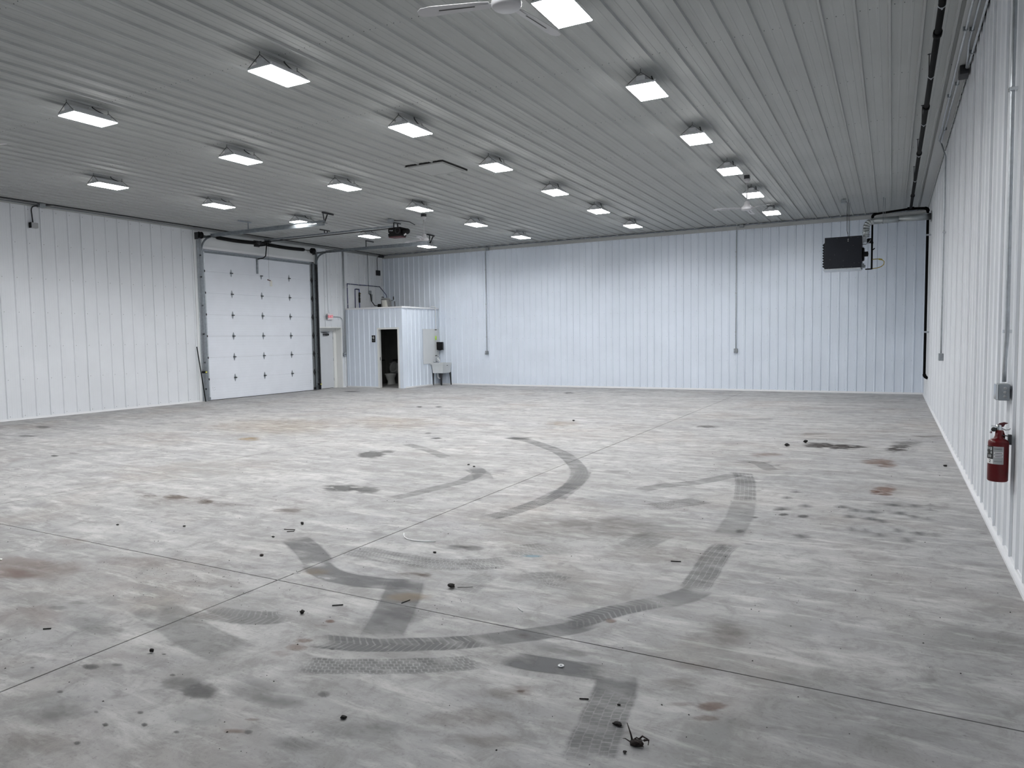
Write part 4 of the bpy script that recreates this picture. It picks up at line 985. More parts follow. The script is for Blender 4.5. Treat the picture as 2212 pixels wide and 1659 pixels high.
# ================================================================ UTILITY SINK CORNER
sp = MB().box(BX+.0215, BX+.027, 20.72, D-.022, .78, 2.03).build('splash_board', 'frp', origin=(BX+.02, 21.2, .78)); tag(sp, 'plain off-white splash board on the restroom wall behind the utility sink', 'wall board')
us = thing('utility_sink', (-14.38, 21.44, 0), 'white plastic utility sink on dark legs in the corner', 'sink')
x0, x1, y0, y1, zt, zb = BX+.03, -14.10, 21.15, 21.71, .80, .44
def taper(x0, x1, y0, y1, z1, z0, i): return [(x0+i, y0+i, z0), (x1-i, y0+i, z0), (x1-i, y1-i, z0), (x0+i, y1-i, z0), (x0, y0, z1), (x1, y0, z1), (x1, y1, z1), (x0, y1, z1)]
tb = MB(); q = [(0, 1, 5, 4), (1, 2, 6, 5), (2, 3, 7, 6), (3, 0, 4, 7)]
tb.add(taper(x0+.04, x1, y0, y1, zt-.02, zb, .035), q+[(0, 3, 2, 1)])
tb.add(taper(x0+.06, x1-.02, y0+.02, y1-.02, zt, zb+.03, .035), q+[(0, 1, 2, 3)])
o = tb.build('basin', 'sink', us)
MB().box(x0-.0, x0+.06, y0-.01, y1, zt-.055, zt+.004).box(x1-.025, x1+.005, y0-.005, y1, zt-.05, zt+.004).box(x0, x1+.005, y0-.01, y0+.02, zt-.04, zt+.004).box(x0, x1+.005, y1-.02, y1, zt-.04, zt+.004).build('rim', 'sink', us)
MB().box(x1-.003, x1+.006, 21.40, 21.47, .70, .715).build('maker_plate', 'dark_steel', us)
for (lx, ly, fx, fy) in ((x1-.12, y0+.06, x1-.13, y0+.1), (x1-.04, y1-.06, x1+.0, y1-.04), (x0+.06, y0+.06, x0+.07, y0+.05), (x0+.08, y1-.08, x0+.1, y1-.05)):
    wd = .06 if lx == x1-.12 else .022
    MB().prism([(lx-wd, ly, zb+.02), (lx+wd, ly, zb+.02), (fx+.015, ly, 0), (fx-.015, ly, 0)], (0, .012, 0)).prism([(lx, ly, zb+.02), (lx, ly+.06, zb+.02), (fx, fy+.02, 0), (fx, fy-.005, 0)], (.008, 0, 0)).build('leg', 'dark_steel', us)
MB().tube([(-14.50, 21.4, .44), (-14.50, 21.4, .30), (-14.46, 21.42, .24), (-14.40, 21.45, .24), (-14.37, 21.47, .30), (-14.37, 21.5, .36), (-14.45, 21.66, .37)], .022, 10).build('drain_trap', 'pvc', us)
fc = thing('faucet', (-14.56, 21.42, .80), 'chrome gooseneck faucet on the back rim of the utility sink', 'faucet')
MB().box(-14.66, -14.50, 21.32, 21.52, .805, .835).build('deck', 'chrome', fc, .008)
MB().tube([(-14.57, 21.42, .83), (-14.57, 21.42, .95), (-14.53, 21.42, 1.02), (-14.47, 21.42, 1.03), (-14.42, 21.42, .99), (-14.41, 21.42, .96)], .012, 10).build('spout', 'chrome', fc)
for y in (21.34, 21.50): MB().lathe([(.001, 0), (.02, 0), (.025, .03), (.001, .035)], (-14.58, y, .835), (0, 0, 1), 10).build('tap_handle', 'chrome', fc)
pp = thing('white_pipe', (BX+.05, 21.48, 2.8), 'white plastic pipe dropping over the restroom edge down to the sink', 'water pipe')
px = BX+.058
MB().tube([(px, 21.20, 2.83), (px, 21.42, 2.83)]+arc((px, 21.42, 2.83), (px, 21.49, 2.83), (px, 21.49, 2.76), 4)+[(px, 21.49, .98)], .014, 10).build('pipe', 'pvc', pp)
MB().lathe([(.016, 0), (.024, .002), (.024, .14), (.016, .142)], (px, 21.49, 1.63), (0, 0, 1), 10).build('green_tag', 'green', pp)
for z in (2.0, 1.06): MB().box(BX+.030, px+.016, 21.46, 21.53, z-.012, z+.012).build('pipe_clamp', 'dark_steel', pp)
MB().tube([(px, 21.49, .98), (px+.03, 21.46, 1.0), (px+.20, 21.42, .86)], .022, 10).build('hose_end', 'pvc', pp)
dp = thing('towel_dispenser', (-14.52, D-.02, 1.42), 'black-fronted paper towel dispenser on the back wall over the sink', 'dispenser')
MB().box(-14.68, -14.42, D-.10, D-.02, 1.26, 1.55).build('back_plate', 'boxgrey', dp, .01)
MB().box(-14.62, -14.40, D-.23, D-.10, 1.27, 1.555).box(-14.56, -14.46, D-.20, D-.12, 1.25, 1.275).build('cover', 'black', dp, .02)

# ================================================================ CONDUITS AND BOXES
def strap(mb, p, ax='z', r=.02):
    x, y, z = p
    return mb
def drop_outlet(x, ztop, zbot, lab, jx):
    t = thing('outlet_drop', (x, D-.03, zbot), lab, 'outlet')
    y = D-.035
    MB().tube([(x, y, zbot+.04), (x, y, ztop-.12)]+arc((x, y, ztop-.12), (x, y, ztop), (x+.10, y, ztop+.01), 4), .0125, 8).build('conduit', 'galv_light', t)
    MB().box(x-.055, x+.055, D-.085, D-.018, zbot-.06, zbot+.06).build('box', 'boxgrey', t, .006)
    MB().box(x-.05, x+.0, D-.092, D-.085, zbot-.045, zbot+.045).build('cover', 'chrome', t, .004)
    MB().box(jx-.06, jx+.06, D-.09, D-.02, ztop-.04, ztop+.05).build('junction_box', 'boxgrey', t, .004)
    for z in (zbot+.55, zbot+1.7, zbot+2.9): MB().box(x-.03, x+.02, y-.016, y+.014, z-.01, z+.01).build('strap', 'galv_light', t)
drop_outlet(-12.60, 4.76, 1.16, 'outlet and thin conduit on the back wall nearer the sink corner', -12.50)
drop_outlet(-4.07, 4.82, 1.19, 'outlet and thin conduit on the back wall nearer the black heater', -3.92)

lb_ = thing('light_sensor_box', (LX+.04, 9.21, 4.35), 'small pale box hanging from a bent conduit high beside the overhead door wall', 'electrical box')
MB().box(LX+.02, LX+.12, 9.14, 9.29, 4.29, 4.41).build('box', 'label_grey', lb_, .012)
MB().box(LX+.02, LX+.118, 9.132, 9.14, 4.29, 4.41).build('side_plate', 'black', lb_)
MB().tube([(LX+.05, 9.21, 4.40), (LX+.05, 9.19, 4.68)]+arc((LX+.05, 9.19, 4.68), (LX+.05, 9.19, 4.80), (LX+.06, 9.32, 4.80), 5), .013, 8).build('conduit', 'dark_steel', lb_)
MB().box(LX+.03, LX+.15, 9.32, 9.46, 4.77, 4.86).build('junction_box', 'boxgrey', lb_, .004)
lc = thing('ceiling_conduit', (LX+.2, 8, 4.85), 'long thin conduit along the ceiling edge above the overhead door', 'conduit')
MB().tube([(LX+.24, YR+.1, 4.845), (LX+.24, 9.2, 4.845), (LX+.14, 9.33, 4.83)], .011, 8).build('pipe', 'dark_steel', lc)
MB().tube([(LX+.14, 9.45, 4.83), (LX+.24, 9.58, 4.845), (LX+.24, 21.3, 4.845), (LX+.12, 21.5, 4.81)], .011, 8).build('pipe', 'dark_steel', lc)
lc2 = thing('ceiling_conduit', (LX+.05, 8, 4.82), 'second conduit hugging the wall trim above the overhead door', 'conduit')
MB().tube([(LX+.045, YR+.1, 4.83), (LX+.045, 9.32, 4.82)], .010, 8).tube([(LX+.045, 9.46, 4.82), (LX+.045, 21.46, 4.82)], .010, 8).build('pipe', 'boxgrey', lc2)

# right wall: nearest outlet drop
rd = thing('outlet_drop', (W-.03, 6.2, 1.22), 'nearest outlet with a bent conduit above the fire extinguisher', 'outlet')
XR = W-.045
MB().tube([(XR, 6.33, H-.1), (XR, 6.33, 3.4), (XR, 6.26, 2.1), (XR, 6.24, 1.62), (XR, 6.30, 1.46), (XR, 6.31, 1.29)], .0145, 10).build('conduit', 'galv_light', rd)
MB().box(W-.085, W-.015, 6.25, 6.38, 1.155, 1.275).build('box', 'boxgrey', rd, .004)
MB().box(W-.100, W-.085, 6.253, 6.377, 1.158, 1.272).build('cover', 'chrome', rd, .004)
for z in (1.185, 1.215, 1.245): MB().lathe([(.001, 0), (.011, 0), (.011, .0015), (.001, .0015)], (W-.045, 6.25, z), (0, -1, 0), 12).build('knockout', 'label_grey', rd)
for z in (1.66, 3.4, 4.05): MB().box(XR-.022, XR+.03, 6.24 if z < 3 else 6.31, 6.28 if z < 3 else 6.355, z-.012, z+.012).build('strap', 'chrome', rd)
rf = thing('outlet_drop', (W-.03, 14.0, 1.24), 'far small outlet box with a conduit, midway along the extinguisher wall', 'outlet')
MB().box(W-.085, W-.015, 13.75, 13.98, 1.18, 1.30).build('box', 'boxgrey', rf, .004)
MB().tube([(XR, 13.95, 1.30), (XR, 13.95, 4.55), (W-.10, 14.1, 4.80)], .0125, 8).build('conduit', 'galv_light', rf)
MB().box(XR-.02, XR+.03, 13.92, 13.98, 3.3, 3.325).build('strap', 'chrome', rf)
def run(name, pts, lab, r=.011, straps=()):
    t = thing(name, pts[0], lab, 'conduit')
    MB().tube(pts, r, 8).build('pipe', 'galv_light', t)
    for y in straps:
        x = pts[0][0]; z = pts[0][2]
        MB().box(x-.028, x+.018, y-.012, y+.012, z-.014, z+.03).build('strap', 'boxgrey', t)
    return t
run('ceiling_conduit', [(.63, YR+.1, 4.815), (.63, 13.9, 4.815), (W-.10, 14.15, 4.80)], 'ceiling conduit farthest from the wall, in the bundle of three along the extinguisher side', straps=(4, 6.6, 9.0, 11.4))
run('ceiling_conduit', [(.69, YR+.1, 4.815), (.69, 9.4, 4.815), (.715, 9.85, 4.80), (.725, 10.2, 4.79)], 'middle ceiling conduit of the bundle of three, bending into the grey junction box', straps=(4, 6.6, 9.05))
run('ceiling_conduit', [(.745, YR+.1, 4.79), (.745, 9.9, 4.79), (.735, 10.2, 4.785)], 'ceiling conduit tight against the extinguisher wall, ending at the grey junction box', straps=(4, 7, 9.7))
run('ceiling_conduit', [(.685, 10.55, 4.815), (.67, 14.0, 4.815)], 'thin ceiling conduit going on from the junction box toward the far gas pipe', straps=(10.9, 13.2))
o = MB().box(.665, .762, 10.24, 10.48, 4.735, 4.84).build('junction_box', 'dark_steel', origin=(.71, 10.4, 4.8), bevel=.004); tag(o, 'dark grey junction box at the ceiling edge where the conduits meet', 'electrical box')

# ================================================================ GAS PIPE, HEATER, DUCT
gp = thing('gas_pipe', (.35, 14, 4.58), 'thick black gas pipe running along the ceiling to the heater and down the corner', 'gas pipe')
GX, GY, GZ, gr = .345, 19.5, 4.58, .030
MB().tube([(GX, YR+.1, GZ), (GX, GY, GZ)], gr, 12).build('ceiling_run', 'blackpipe', gp)
MB().tube([(GX, GY, GZ), (.66, GY, GZ-.02)], gr, 12).tube([(GX, GY, GZ), (-.42, GY, GZ-.06)], gr*.85, 12).build('cross_run', 'blackpipe', gp)
MB().tube([(.70, GY, GZ-.06), (.70, GY, .60)], gr*.95, 12).build('wall_drop', 'blackpipe', gp)
MB().tube([(-.46, GY, GZ-.10), (-.46, GY, 3.20)], gr*.7, 12).build('heater_drop', 'blackpipe', gp)
MB().tube(arc((.63, GY, GZ-.02), (.70, GY, GZ-.02), (.70, GY, GZ-.10), 4), gr*1.3, 12).build('elbow', 'blackpipe', gp)
MB().tube(arc((-.39, GY, GZ-.06), (-.46, GY, GZ-.06), (-.46, GY, GZ-.14), 4), gr*1.1, 12).build('elbow', 'blackpipe', gp)
MB().tube(arc((.70, GY, .66), (.70, GY, .585), (.775, GY, .57), 4), gr*1.3, 12).build('elbow', 'blackpipe', gp)
MB().tube([(GX-.07, GY, GZ), (GX+.07, GY, GZ)], gr*1.35, 12).tube([(GX, GY-.08, GZ), (GX, GY, GZ)], gr*1.35, 12).build('tee', 'blackpipe', gp)
for y in (8.3, 10.9, 13.6, 17.7): MB().tube([(GX, y-.05, GZ), (GX, y+.05, GZ)], gr*1.35, 12).build('coupling', 'blackpipe', gp)
for y in (5.6, 7.6, 9.6, 11.7, 13.7, 15.9):
    MB().tube([(GX, y, GZ-.035), (GX, y+.012, GZ-.035)], .01, 6).lathe([(.031, -.006), (.035, -.006), (.035, .006), (.031, .006)], (GX, y, GZ), (0, 1, 0), 14).build('clamp_ring', 'galv_light', gp)
    MB().tube([(GX-.02, y+.1, GZ+.02), (GX-.02, y+.1, H-.02)], .006, 6).lathe([(.001, 0), (.018, 0), (.018, .006), (.001, .006)], (GX-.02, y+.1, H-.026), (0, 0, 1), 8).build('hanger', 'dark_steel', gp)
for z in (3.93, 1.66): MB().box(.665, .775, GY-.045, GY-.01, z-.02, z+.02).build('clamp', 'chrome', gp)
MB().tube([(-.46, GY, 3.44), (-.30, GY, 3.44)], .010, 6).build('branch', 'blackpipe', gp)
MB().tube([(-.46, GY, 3.21), (-.60, GY, 3.21)], .014, 8).build('heater_feed', 'blackpipe', gp)
MB().tube([(-.46, GY, 3.82), (-.46, GY, 3.86)], gr, 10).tube([(-.45, GY-.03, 3.66), (-.40, GY-.03, 3.70)], .014, 6).build('valve', 'blackpipe', gp)
MB().tube([(-.46, GY-.01, 3.44)]+[(-.30, GY-.01, 3.44), (-.24, GY-.01, 3.42), (-.19, GY-.01, 3.37), (-.20, GY-.01, 3.30), (-.26, GY-.01, 3.25), (-.34, GY-.01, 3.225), (-.44, GY-.01, 3.215)], .009, 8).build('flexible_hose', 'yellow', gp)
MB().tube([(-.31, GY-.012, 3.435), (-.235, GY-.012, 3.42)], .018, 8).build('hose_tag', 'yellow', gp)

ht = thing('unit_heater', (-1.07, 19.3, 3.58), 'black gas unit heater hanging near the far corner', 'heater')
hx0, hx1, hy0, hy1, hz0, hz1 = -1.475, -.665, 18.95, 19.65, 3.19, 3.97
cb = MB().box(hx0, hx1, hy0, hy1, hz0+.03, hz1).build('cabinet', 'charcoal', ht, .006)
MB().box(hx0-.03, hx1-.02, hy0+.01, hy1-.01, hz0, hz0+.03).build('bottom_pan', 'galv_light', ht)
for k in range(9):
    z = hz0+.13+k*.065
    MB().prism([(hx0, hy0+.04, z), (hx0-.05, hy0+.04, z-.035), (hx0-.052, hy0+.04, z-.031), (hx0, hy0+.04, z+.006)], (0, hy1-hy0-.08, 0)).build('louvre', 'charcoal', ht)
for yy_ in (hy0+.02, hy1-.04): MB().box(hx0-.012, hx0, yy_, yy_+.02, hz0+.06, hz1-.12).build('louvre_frame', 'charcoal', ht)
for (x, z) in ((-.96, 3.90), (-.96, 3.86)): MB().lathe([(.001, 0), (.010, 0), (.010, .004), (.001, .004)], (x, hy0, z), (0, -1, 0), 8).build('rivet', 'label_white', cb)
for (x, z) in ((-1.25, 3.55), (-1.06, 3.40), (-1.06, 3.27), (-.82, 3.33), (-.72, 3.33), (-.88, 3.24), (-1.35, 3.44), (-.97, 3.64), (-.85, 3.75), (-1.2, 3.94), (-.9, 3.94), (-1.38, 3.23), (-1.1, 3.23), (-.75, 3.93)):
    MB().lathe([(.001, 0), (.006, 0), (.006, .003), (.001, .003)], (x, hy0, z), (0, -1, 0), 6).build('screw', 'screw', cb)
MB().lathe([(.05, 0), (.17, .0), (.15, .05), (.10, .05), (.001, .05)], (hx1, 19.25, 3.55), (1, 0, 0), 24).build('fan_ring', 'black', ht)
MB().lathe([(.001, 0), (.055, 0), (.06, .02), (.06, .10), (.001, .11)], (hx1+.03, 19.22, 3.55), (1, 0, 0), 16).build('fan_motor', 'motor', ht)
for a in (.5, 1.6, 2.7, 3.7, 4.8, 5.8): MB().tube([(hx1+.05, 19.22, 3.55), (hx1+.03, 19.22+.17*math.cos(a), 3.55+.17*math.sin(a))], .005, 5).build('guard_wire', 'dark_steel', ht)
MB().box(hx1, hx1+.09, 19.15, 19.32, 3.82, 3.96).build('flue_box', 'galv_light', ht, .004)
MB().lathe([(.001, 0), (.05, .0), (.06, .03), (.06, .09), (.001, .1)], (hx1+.10, 19.22, 3.86), (1, 0, 0), 16).build('blower', 'motor', ht)
MB().tube([(hx1, 19.12, 3.78), (hx1+.08, 19.12, 3.77), (hx1+.15, 19.12, 3.82), (hx1+.18, 19.14, 3.88)], .010, 8).build('flex_cable', 'galv', ht)
MB().box(hx1, hx1+.05, 19.1, 19.25, 3.22, 3.32).lathe([(.001, 0), (.035, 0), (.035, .05), (.001, .05)], (hx1+.03, 19.15, 3.25), (1, 0, 0), 12).build('gas_valve', 'galv', ht)
for x, y in ((-.97, 19.05), (-1.38, 19.05), (-.97, 19.58), (-1.38, 19.58)):
    if x == -1.38: continue
    MB().tube([(x, y, hz1), (x, y, H-.02)], .0045, 6).build('hanger_rod', 'dark_steel', ht)
MB().box(-1.13, -1.02, 18.98, 19.10, H-.10, H-.02).build('supply_box', 'boxgrey', ht, .004)
MB().tube([(-1.02, 19.04, H-.06), (-.995, 19.04, H-.10), (-.995, 19.04, 4.12), (-.96, 19.04, 3.97)], .006, 6).build('supply_cable', 'dark_steel', ht)

du = thing('flue_duct', (-.58, 19.22, 4.3), 'round galvanised flue duct from the heater to the wall', 'duct')
dr = .075; DY = 19.22; DZ = 4.315
MB().tube([(-.585, DY, 3.95), (-.585, DY, 4.165)], dr*.95, 20).build('vertical_pipe', 'duct', du)
for z in (4.0, 4.07, 4.13): MB().lathe([(dr*.95, -.012), (dr*1.08, -.006), (dr*1.08, .006), (dr*.95, .012)], (-.585, DY, z), (0, 0, 1), 20).build('pipe_bead', 'duct', du)
el = arc((-.585, DY, 4.16), (-.585, DY, DZ), (-.42, DY, DZ), 4)
for a, b in zip(el, el[1:]): MB().tube([a, b+(b-a)*.12], dr*1.0, 20).build('elbow_gore', 'duct', du)
MB().tube([(-.43, DY, DZ), (.12, DY, DZ+.005)], dr, 20).build('horizontal_pipe', 'duct', du)
MB().tube([(.10, DY, DZ+.005), (W-.03, DY, DZ+.01)], dr*1.04, 20).build('horizontal_pipe', 'duct', du)
MB().lathe([(dr, 0), (dr+.055, 0), (dr+.055, .006), (dr, .006)], (W-.026, DY, DZ+.01), (-1, 0, 0), 24).build('wall_collar', 'dark_steel', du)
for x in (-.23,): MB().tube([(x, DY, H-.02), (x, DY, DZ+.07)], .006, 6).tube([(x+.04, DY, H-.04), (x+.04, DY, DZ+.07)], .005, 6).lathe([(dr+.001, -.01), (dr+.004, -.01), (dr+.004, .01), (dr+.001, .01)], (x, DY, DZ), (1, 0, 0), 20).build('hanger_strap', 'boxgrey', du)

# ================================================================ CEILING HATCH
hc = thing('attic_hatch', (-7.6, 11.3, H), 'square flat access hatch with a metal frame in the ceiling', 'ceiling hatch')
a0, a1, b0, b1 = -8.01, -7.18, 10.89, 11.73; zc = H-.034
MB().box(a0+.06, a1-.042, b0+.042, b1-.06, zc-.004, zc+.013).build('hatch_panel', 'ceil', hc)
MB().box(a0+.03, a1-.02, b0+.02, b1-.03, zc+.001, zc+.016).build('groove_shade_strip', 'backing', hc)  # flush black strip standing for the shade in the groove round the panel
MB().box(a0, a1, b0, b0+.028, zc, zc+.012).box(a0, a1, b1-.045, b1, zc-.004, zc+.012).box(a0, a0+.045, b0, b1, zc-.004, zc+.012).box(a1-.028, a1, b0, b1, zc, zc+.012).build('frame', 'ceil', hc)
MB().box(a0+.001, a1+.012, b0-.014, b0+.0, zc+.004, H).box(a1, a1+.012, b0, b1, zc+.004, H).build('gap_shade_strip', 'backing', hc)  # solid black strips standing for the shade between frame and ceiling

# ================================================================ LIGHT FIXTURES
def make_fixture():
    t = thing('light_fixture', (0, 0, 4.69), 'x', 'ceiling light', 'high bay lights hung in rows under the ceiling')
    z = 4.69; hx, hy = .174, .29
    def ring(x, y, zz): return [(-x, -y, zz), (x, -y, zz), (x, y, zz), (-x, y, zz)]
    b = MB(); sec = [ring(hx+.006, hy+.008, z-.004), ring(hx+.008, hy+.01, z+.012), ring(.10, hy-.0, z+.040), ring(.056, hy-.01, z+.048), ring(.054, hy-.01, z+.105)]
    vs = sum(sec, []); f = [(i*4+k, i*4+(k+1) % 4, (i+1)*4+(k+1) % 4, (i+1)*4+k) for i in range(4) for k in range(4)]+[(16, 17, 18, 19)]
    b.add(vs, f).build('housing', 'fixture', t)
    MB().box(-hx, hx, -hy, hy, z-.012, z-.002).build('lens', 'lens', t)
    for s in (-1, 1):
        y = s*(hy-.02)
        w = MB().beam((-hx+.01, y+s*.028, z+.016), (0, y+s*.012, z+.142), .0055, .0055).beam((hx-.01, y+s*.028, z+.016), (0, y+s*.012, z+.142), .0055, .0055).tube([(0, y+s*.012, z+.142), (0, y+s*.012, H-.0)], .0035, 5)
        w.build('hanger_wire', 'wire', t)
    MB().tube([(.04, .03, H-.002), (.055, .03, z+.145), (.045, .08, z+.13), (.03, .14, z+.122), (.01, .20, z+.118)], .008, 6).build('power_cord', 'wire', t)
    for x in (-hx, hx): MB().lathe([(.001, 0), (.009, 0), (.009, .012), (.001, .012)], (x*1.03, -hy, z+.016), (0, 0, 1), 8).build('corner_clip', 'label_white', t)
    return t
ROWS = [
 ('closest to the extinguisher wall', [(-2.731, 3.741), (-2.752, 6.256), (-2.721, 8.761), (-2.711, 11.234), (-2.7, 13.739), (-2.711, 16.336), (-2.7, 18.965)]),
 ('second from the extinguisher wall', [(-6.267, 3.535), (-6.215, 6.102), (-6.194, 8.586), (-6.246, 11.204), (-6.267, 13.76), (-6.308, 16.367), (-6.349, 19.068)]),
 ('third from the extinguisher wall', [(-9.709, 3.453), (-9.585, 5.947), (-9.585, 8.493), (-9.606, 11.059), (-9.761, 13.811), (-9.833, 16.491), (-9.915, 19.253)]),
 ('closest to the overhead door', [(-13.347, 3.504), (-13.347, 6.03), (-13.306, 8.575), (-13.244, 11.07), (-13.347, 13.739), (-13.554, 16.615), (-13.471, 19.428)]),
]
ORD = ['', 'nearest', 'second nearest', 'third nearest', 'fourth nearest', 'fifth nearest', 'farthest']
fx0 = make_fixture(); first = True
for ri, (rn, spots) in enumerate(ROWS):
    vis = 0
    for k, (x, y) in enumerate(spots):
        o = fx0 if first else copy_tree(fx0); first = False
        o.location = (x, y, 4.69)
        shown = (k >= 1) if ri < 3 else (k >= 2)
        if shown:
            vis += 1
            word = ORD[vis] if ri < 3 else ['', 'nearest', 'second nearest', 'third nearest', 'fourth nearest', 'farthest'][vis]
            o['label'] = '%s lit ceiling light in the row %s' % (word, rn)
        else:
            o['label'] = 'lit ceiling light out of view, %s, row %s' % ('overhead' if k == 0 else 'sideways', rn)

# ================================================================ CEILING FANS
def make_fan(x, y, zh, ang, lab):
    t = thing('ceiling_fan', (x, y, H), lab, 'ceiling fan', 'white three-blade ceiling fans')
    MB().box(x-.05, x+.05, y-.05, y+.05, H-.075, H-.0).build('ceiling_box', 'dark_steel', t)
    MB().lathe([(.065, 0), (.07, .01), (.045, .05), (.018, .075), (.001, .075)], (x, y, H-.075), (0, 0, -1), 20).build('canopy', 'fan', t)
    MB().tube([(x, y, H-.14), (x, y, zh+.13)], .011, 10).build('downrod', 'fan', t)
    MB().lathe([(.02, .17), (.045, .15), (.055, .10), (.085, .06), (.11, .045), (.115, .03), (.115, .005), (.10, -.012), (.001, -.016)], (x, y, zh), (0, 0, 1), 28).build('motor', 'fan', t)
    for k in range(3):
        a = ang+k*2*PI/3; c, s = math.cos(a), math.sin(a)
        pr = [(.13, .038), (.20, .046), (.45, .053), (.58, .060), (.655, .050), (.685, .018)]
        tw = .16
        def P(r, w, dz): return (x+c*r-s*w, y+s*r+c*w, zh+.02+w*tw+dz-.02*(r/.7)**2)
        up = [(r, w) for r, w in pr]; poly = up+[(r, -w) for r, w in reversed(pr)]
        n = len(poly); mb = MB()
        mb.add([P(r, w, .003) for r, w in poly]+[P(r, w, 0) for r, w in poly], [tuple(range(n)), tuple(reversed(range(n, 2*n)))]+[(i, (i+1) % n, n+(i+1) % n, n+i) for i in range(n)])
        b = mb.build('blade', 'fan', t)
        MB().add([P(.24, -.006, -.0015), P(.52, -.006, -.0015), P(.52, .008, -.0015), P(.24, .008, -.0015)], [(0, 1, 2, 3)]).build('blade_rib', 'fanslot', b)
        MB().add([P(.09, -.022, -.004), P(.24, -.02, -.004), P(.24, .02, -.004), P(.09, .022, -.004)]+[P(.09, -.022, -.001), P(.24, -.02, -.001), P(.24, .02, -.001), P(.09, .022, -.001)], [(0, 1, 2, 3), (7, 6, 5, 4), (0, 4, 5, 1), (1, 5, 6, 2), (2, 6, 7, 3), (3, 7, 4, 0)]).build('blade_arm', 'fan', b)
    return t
make_fan(-2.60, 4.86, 4.155, math.radians(80), 'nearest white ceiling fan, cut off by the top of the picture')
make_fan(-2.64, 15.15, 4.195, math.radians(90), 'white ceiling fan hanging near the black heater, between two lights')
make_fan(-10.66, 15.25, 4.205, math.radians(52), 'white ceiling fan beside the black overhead door opener')
make_fan(-10.40, 4.85, 4.155, math.atan2(.12, .70), 'ceiling fan of which only one blade tip shows at the picture edge')

# ================================================================ FIRE EXTINGUISHER
fe = thing('fire_extinguisher', (.68, 6.06, .60), 'red fire extinguisher hanging low on the ribbed wall', 'fire extinguisher')
ex, ey, er = .685, 6.06, .0635
MB().lathe([(.001, 0), (er-.006, 0), (er, .008), (er, .278), (er-.004, .290), (er-.020, .300), (.030, .308), (.023, .325), (.021, .365), (.001, .365)], (ex, ey, .595), (0, 0, 1), 36).build('cylinder', 'red', fe)
MB().lathe([(.018, 0), (.02, .01), (.02, .04), (.014, .045)], (ex, ey, .955), (0, 0, 1), 16).build('valve', 'chrome', fe)
cdir = Vector((-.11, -.99, 0)); rt = Vector((.99, -.11, 0))
def ep(a, b, z): v = Vector((ex, ey, z))+rt*a+cdir*b; return (v.x, v.y, v.z)
h = MB().prism([ep(-.012, .012, .985), ep(.0, .012, 1.008), ep(.03, .012, 1.018), ep(.055, .012, 1.012), ep(.035, .012, 1.002), ep(.028, .012, .985)], cdir*-.024); h.build('lever', 'maroon', fe, .002)
MB().prism([ep(-.045, .008, .990), ep(-.045, .008, .986), ep(.02, .008, .982), ep(.02, .008, .988)], cdir*-.016).tube([ep(.01, 0, .975), ep(.04, 0, .962), ep(.062, 0, .966), ep(.068, 0, .975)], .004, 6).build('carry_handle', 'chrome', fe)
MB().lathe([(.001, 0), (.016, 0), (.016, .012), (.001, .012)], ep(-.03, .01, .965), cdir, 14).build('gauge', 'label_black', fe)
MB().tube([ep(-.02, .0, .965), ep(-.045, .0, .955), ep(-.048, .0, .935)], .007, 8).build('nozzle', 'chrome', fe)
MB().tube([ep(.0, -.01, .955), ep(.02, -.02, .95), ep(.03, -.03, .92), ep(.028, -.04, .88)], .010, 8).build('hose', 'red', fe)
a_cam = math.atan2(-6.06, -.685)
def lpatch(name, d0, d1, z0, z1, m, r=er+.0012):
    n = max(2, int((d1-d0)/6)); vs = []
    for z in (z0, z1):
        for k in range(n+1):
            a = a_cam+math.radians(d0+(d1-d0)*k/n); vs.append((ex+r*math.cos(a), ey+r*math.sin(a), z))
    return MB().add(vs, [(k, k+1, n+2+k, n+1+k) for k in range(n)], True).build(name, m, fe)
lpatch('label', -85, 30, .722, .848, 'label_grey')
lpatch('label_block', -85, -27, .757, .848, 'label_black', er+.0016)
lpatch('label_block', -85, -27, .724, .757, 'label_white', er+.0016)
lpatch('label_strip', -22, 25, .795, .808, 'label_white', er+.0018)
lpatch('label_strip', -22, 25, .772, .784, 'label_white', er+.0018)
for d0, d1, z0, z1 in ((-18, 22, .799, .803), (-18, 22, .776, .780), (-22, 20, .742, .744), (-22, 20, .834, .836), (-22, 20, .826, .828)): lpatch('print_line', d0, d1, z0, z1, 'label_black', er+.0021)
for d0, d1, z0, z1 in ((-80, -66, .822, .842), (-60, -50, .825, .840), (-46, -34, .818, .842), (-44, -34, .795, .812), (-78, -64, .797, .803), (-60, -50, .768, .786), (-46, -38, .768, .788)): lpatch('pictogram', d0, d1, z0, z1, 'label_grey', er+.0021)
aa = a_cam+math.radians(-46); rn_ = Vector((math.cos(aa), math.sin(aa), 0)); tn = Vector((-math.sin(aa), math.cos(aa), 0))
Rt = Matrix(((tn.x, 0, rn_.x, 0), (tn.y, 0, rn_.y, 0), (0, 1, 0, 0), (0, 0, 0, 1)))
text_mesh('digit', '2', .03, (ex+rn_.x*(er+.003), ey+rn_.y*(er+.003), .741), Rt, 'label_black', fe, .0006)
MB().box(W-.022, .74, ey-.02, ey+.02, .86, .93).beam((.74, ey, .92), (.69, ey, .925), .03, .004).build('wall_hook', 'dark_steel', fe)
tg = MB().beam((.70, 6.35, .85), (.705, 6.6, .73), .012, .003).build('pull_tag', 'label_white', origin=(.70, 6.4, .8)); tag(tg, 'thin pale plastic strip hanging behind the fire extinguisher', 'strap')

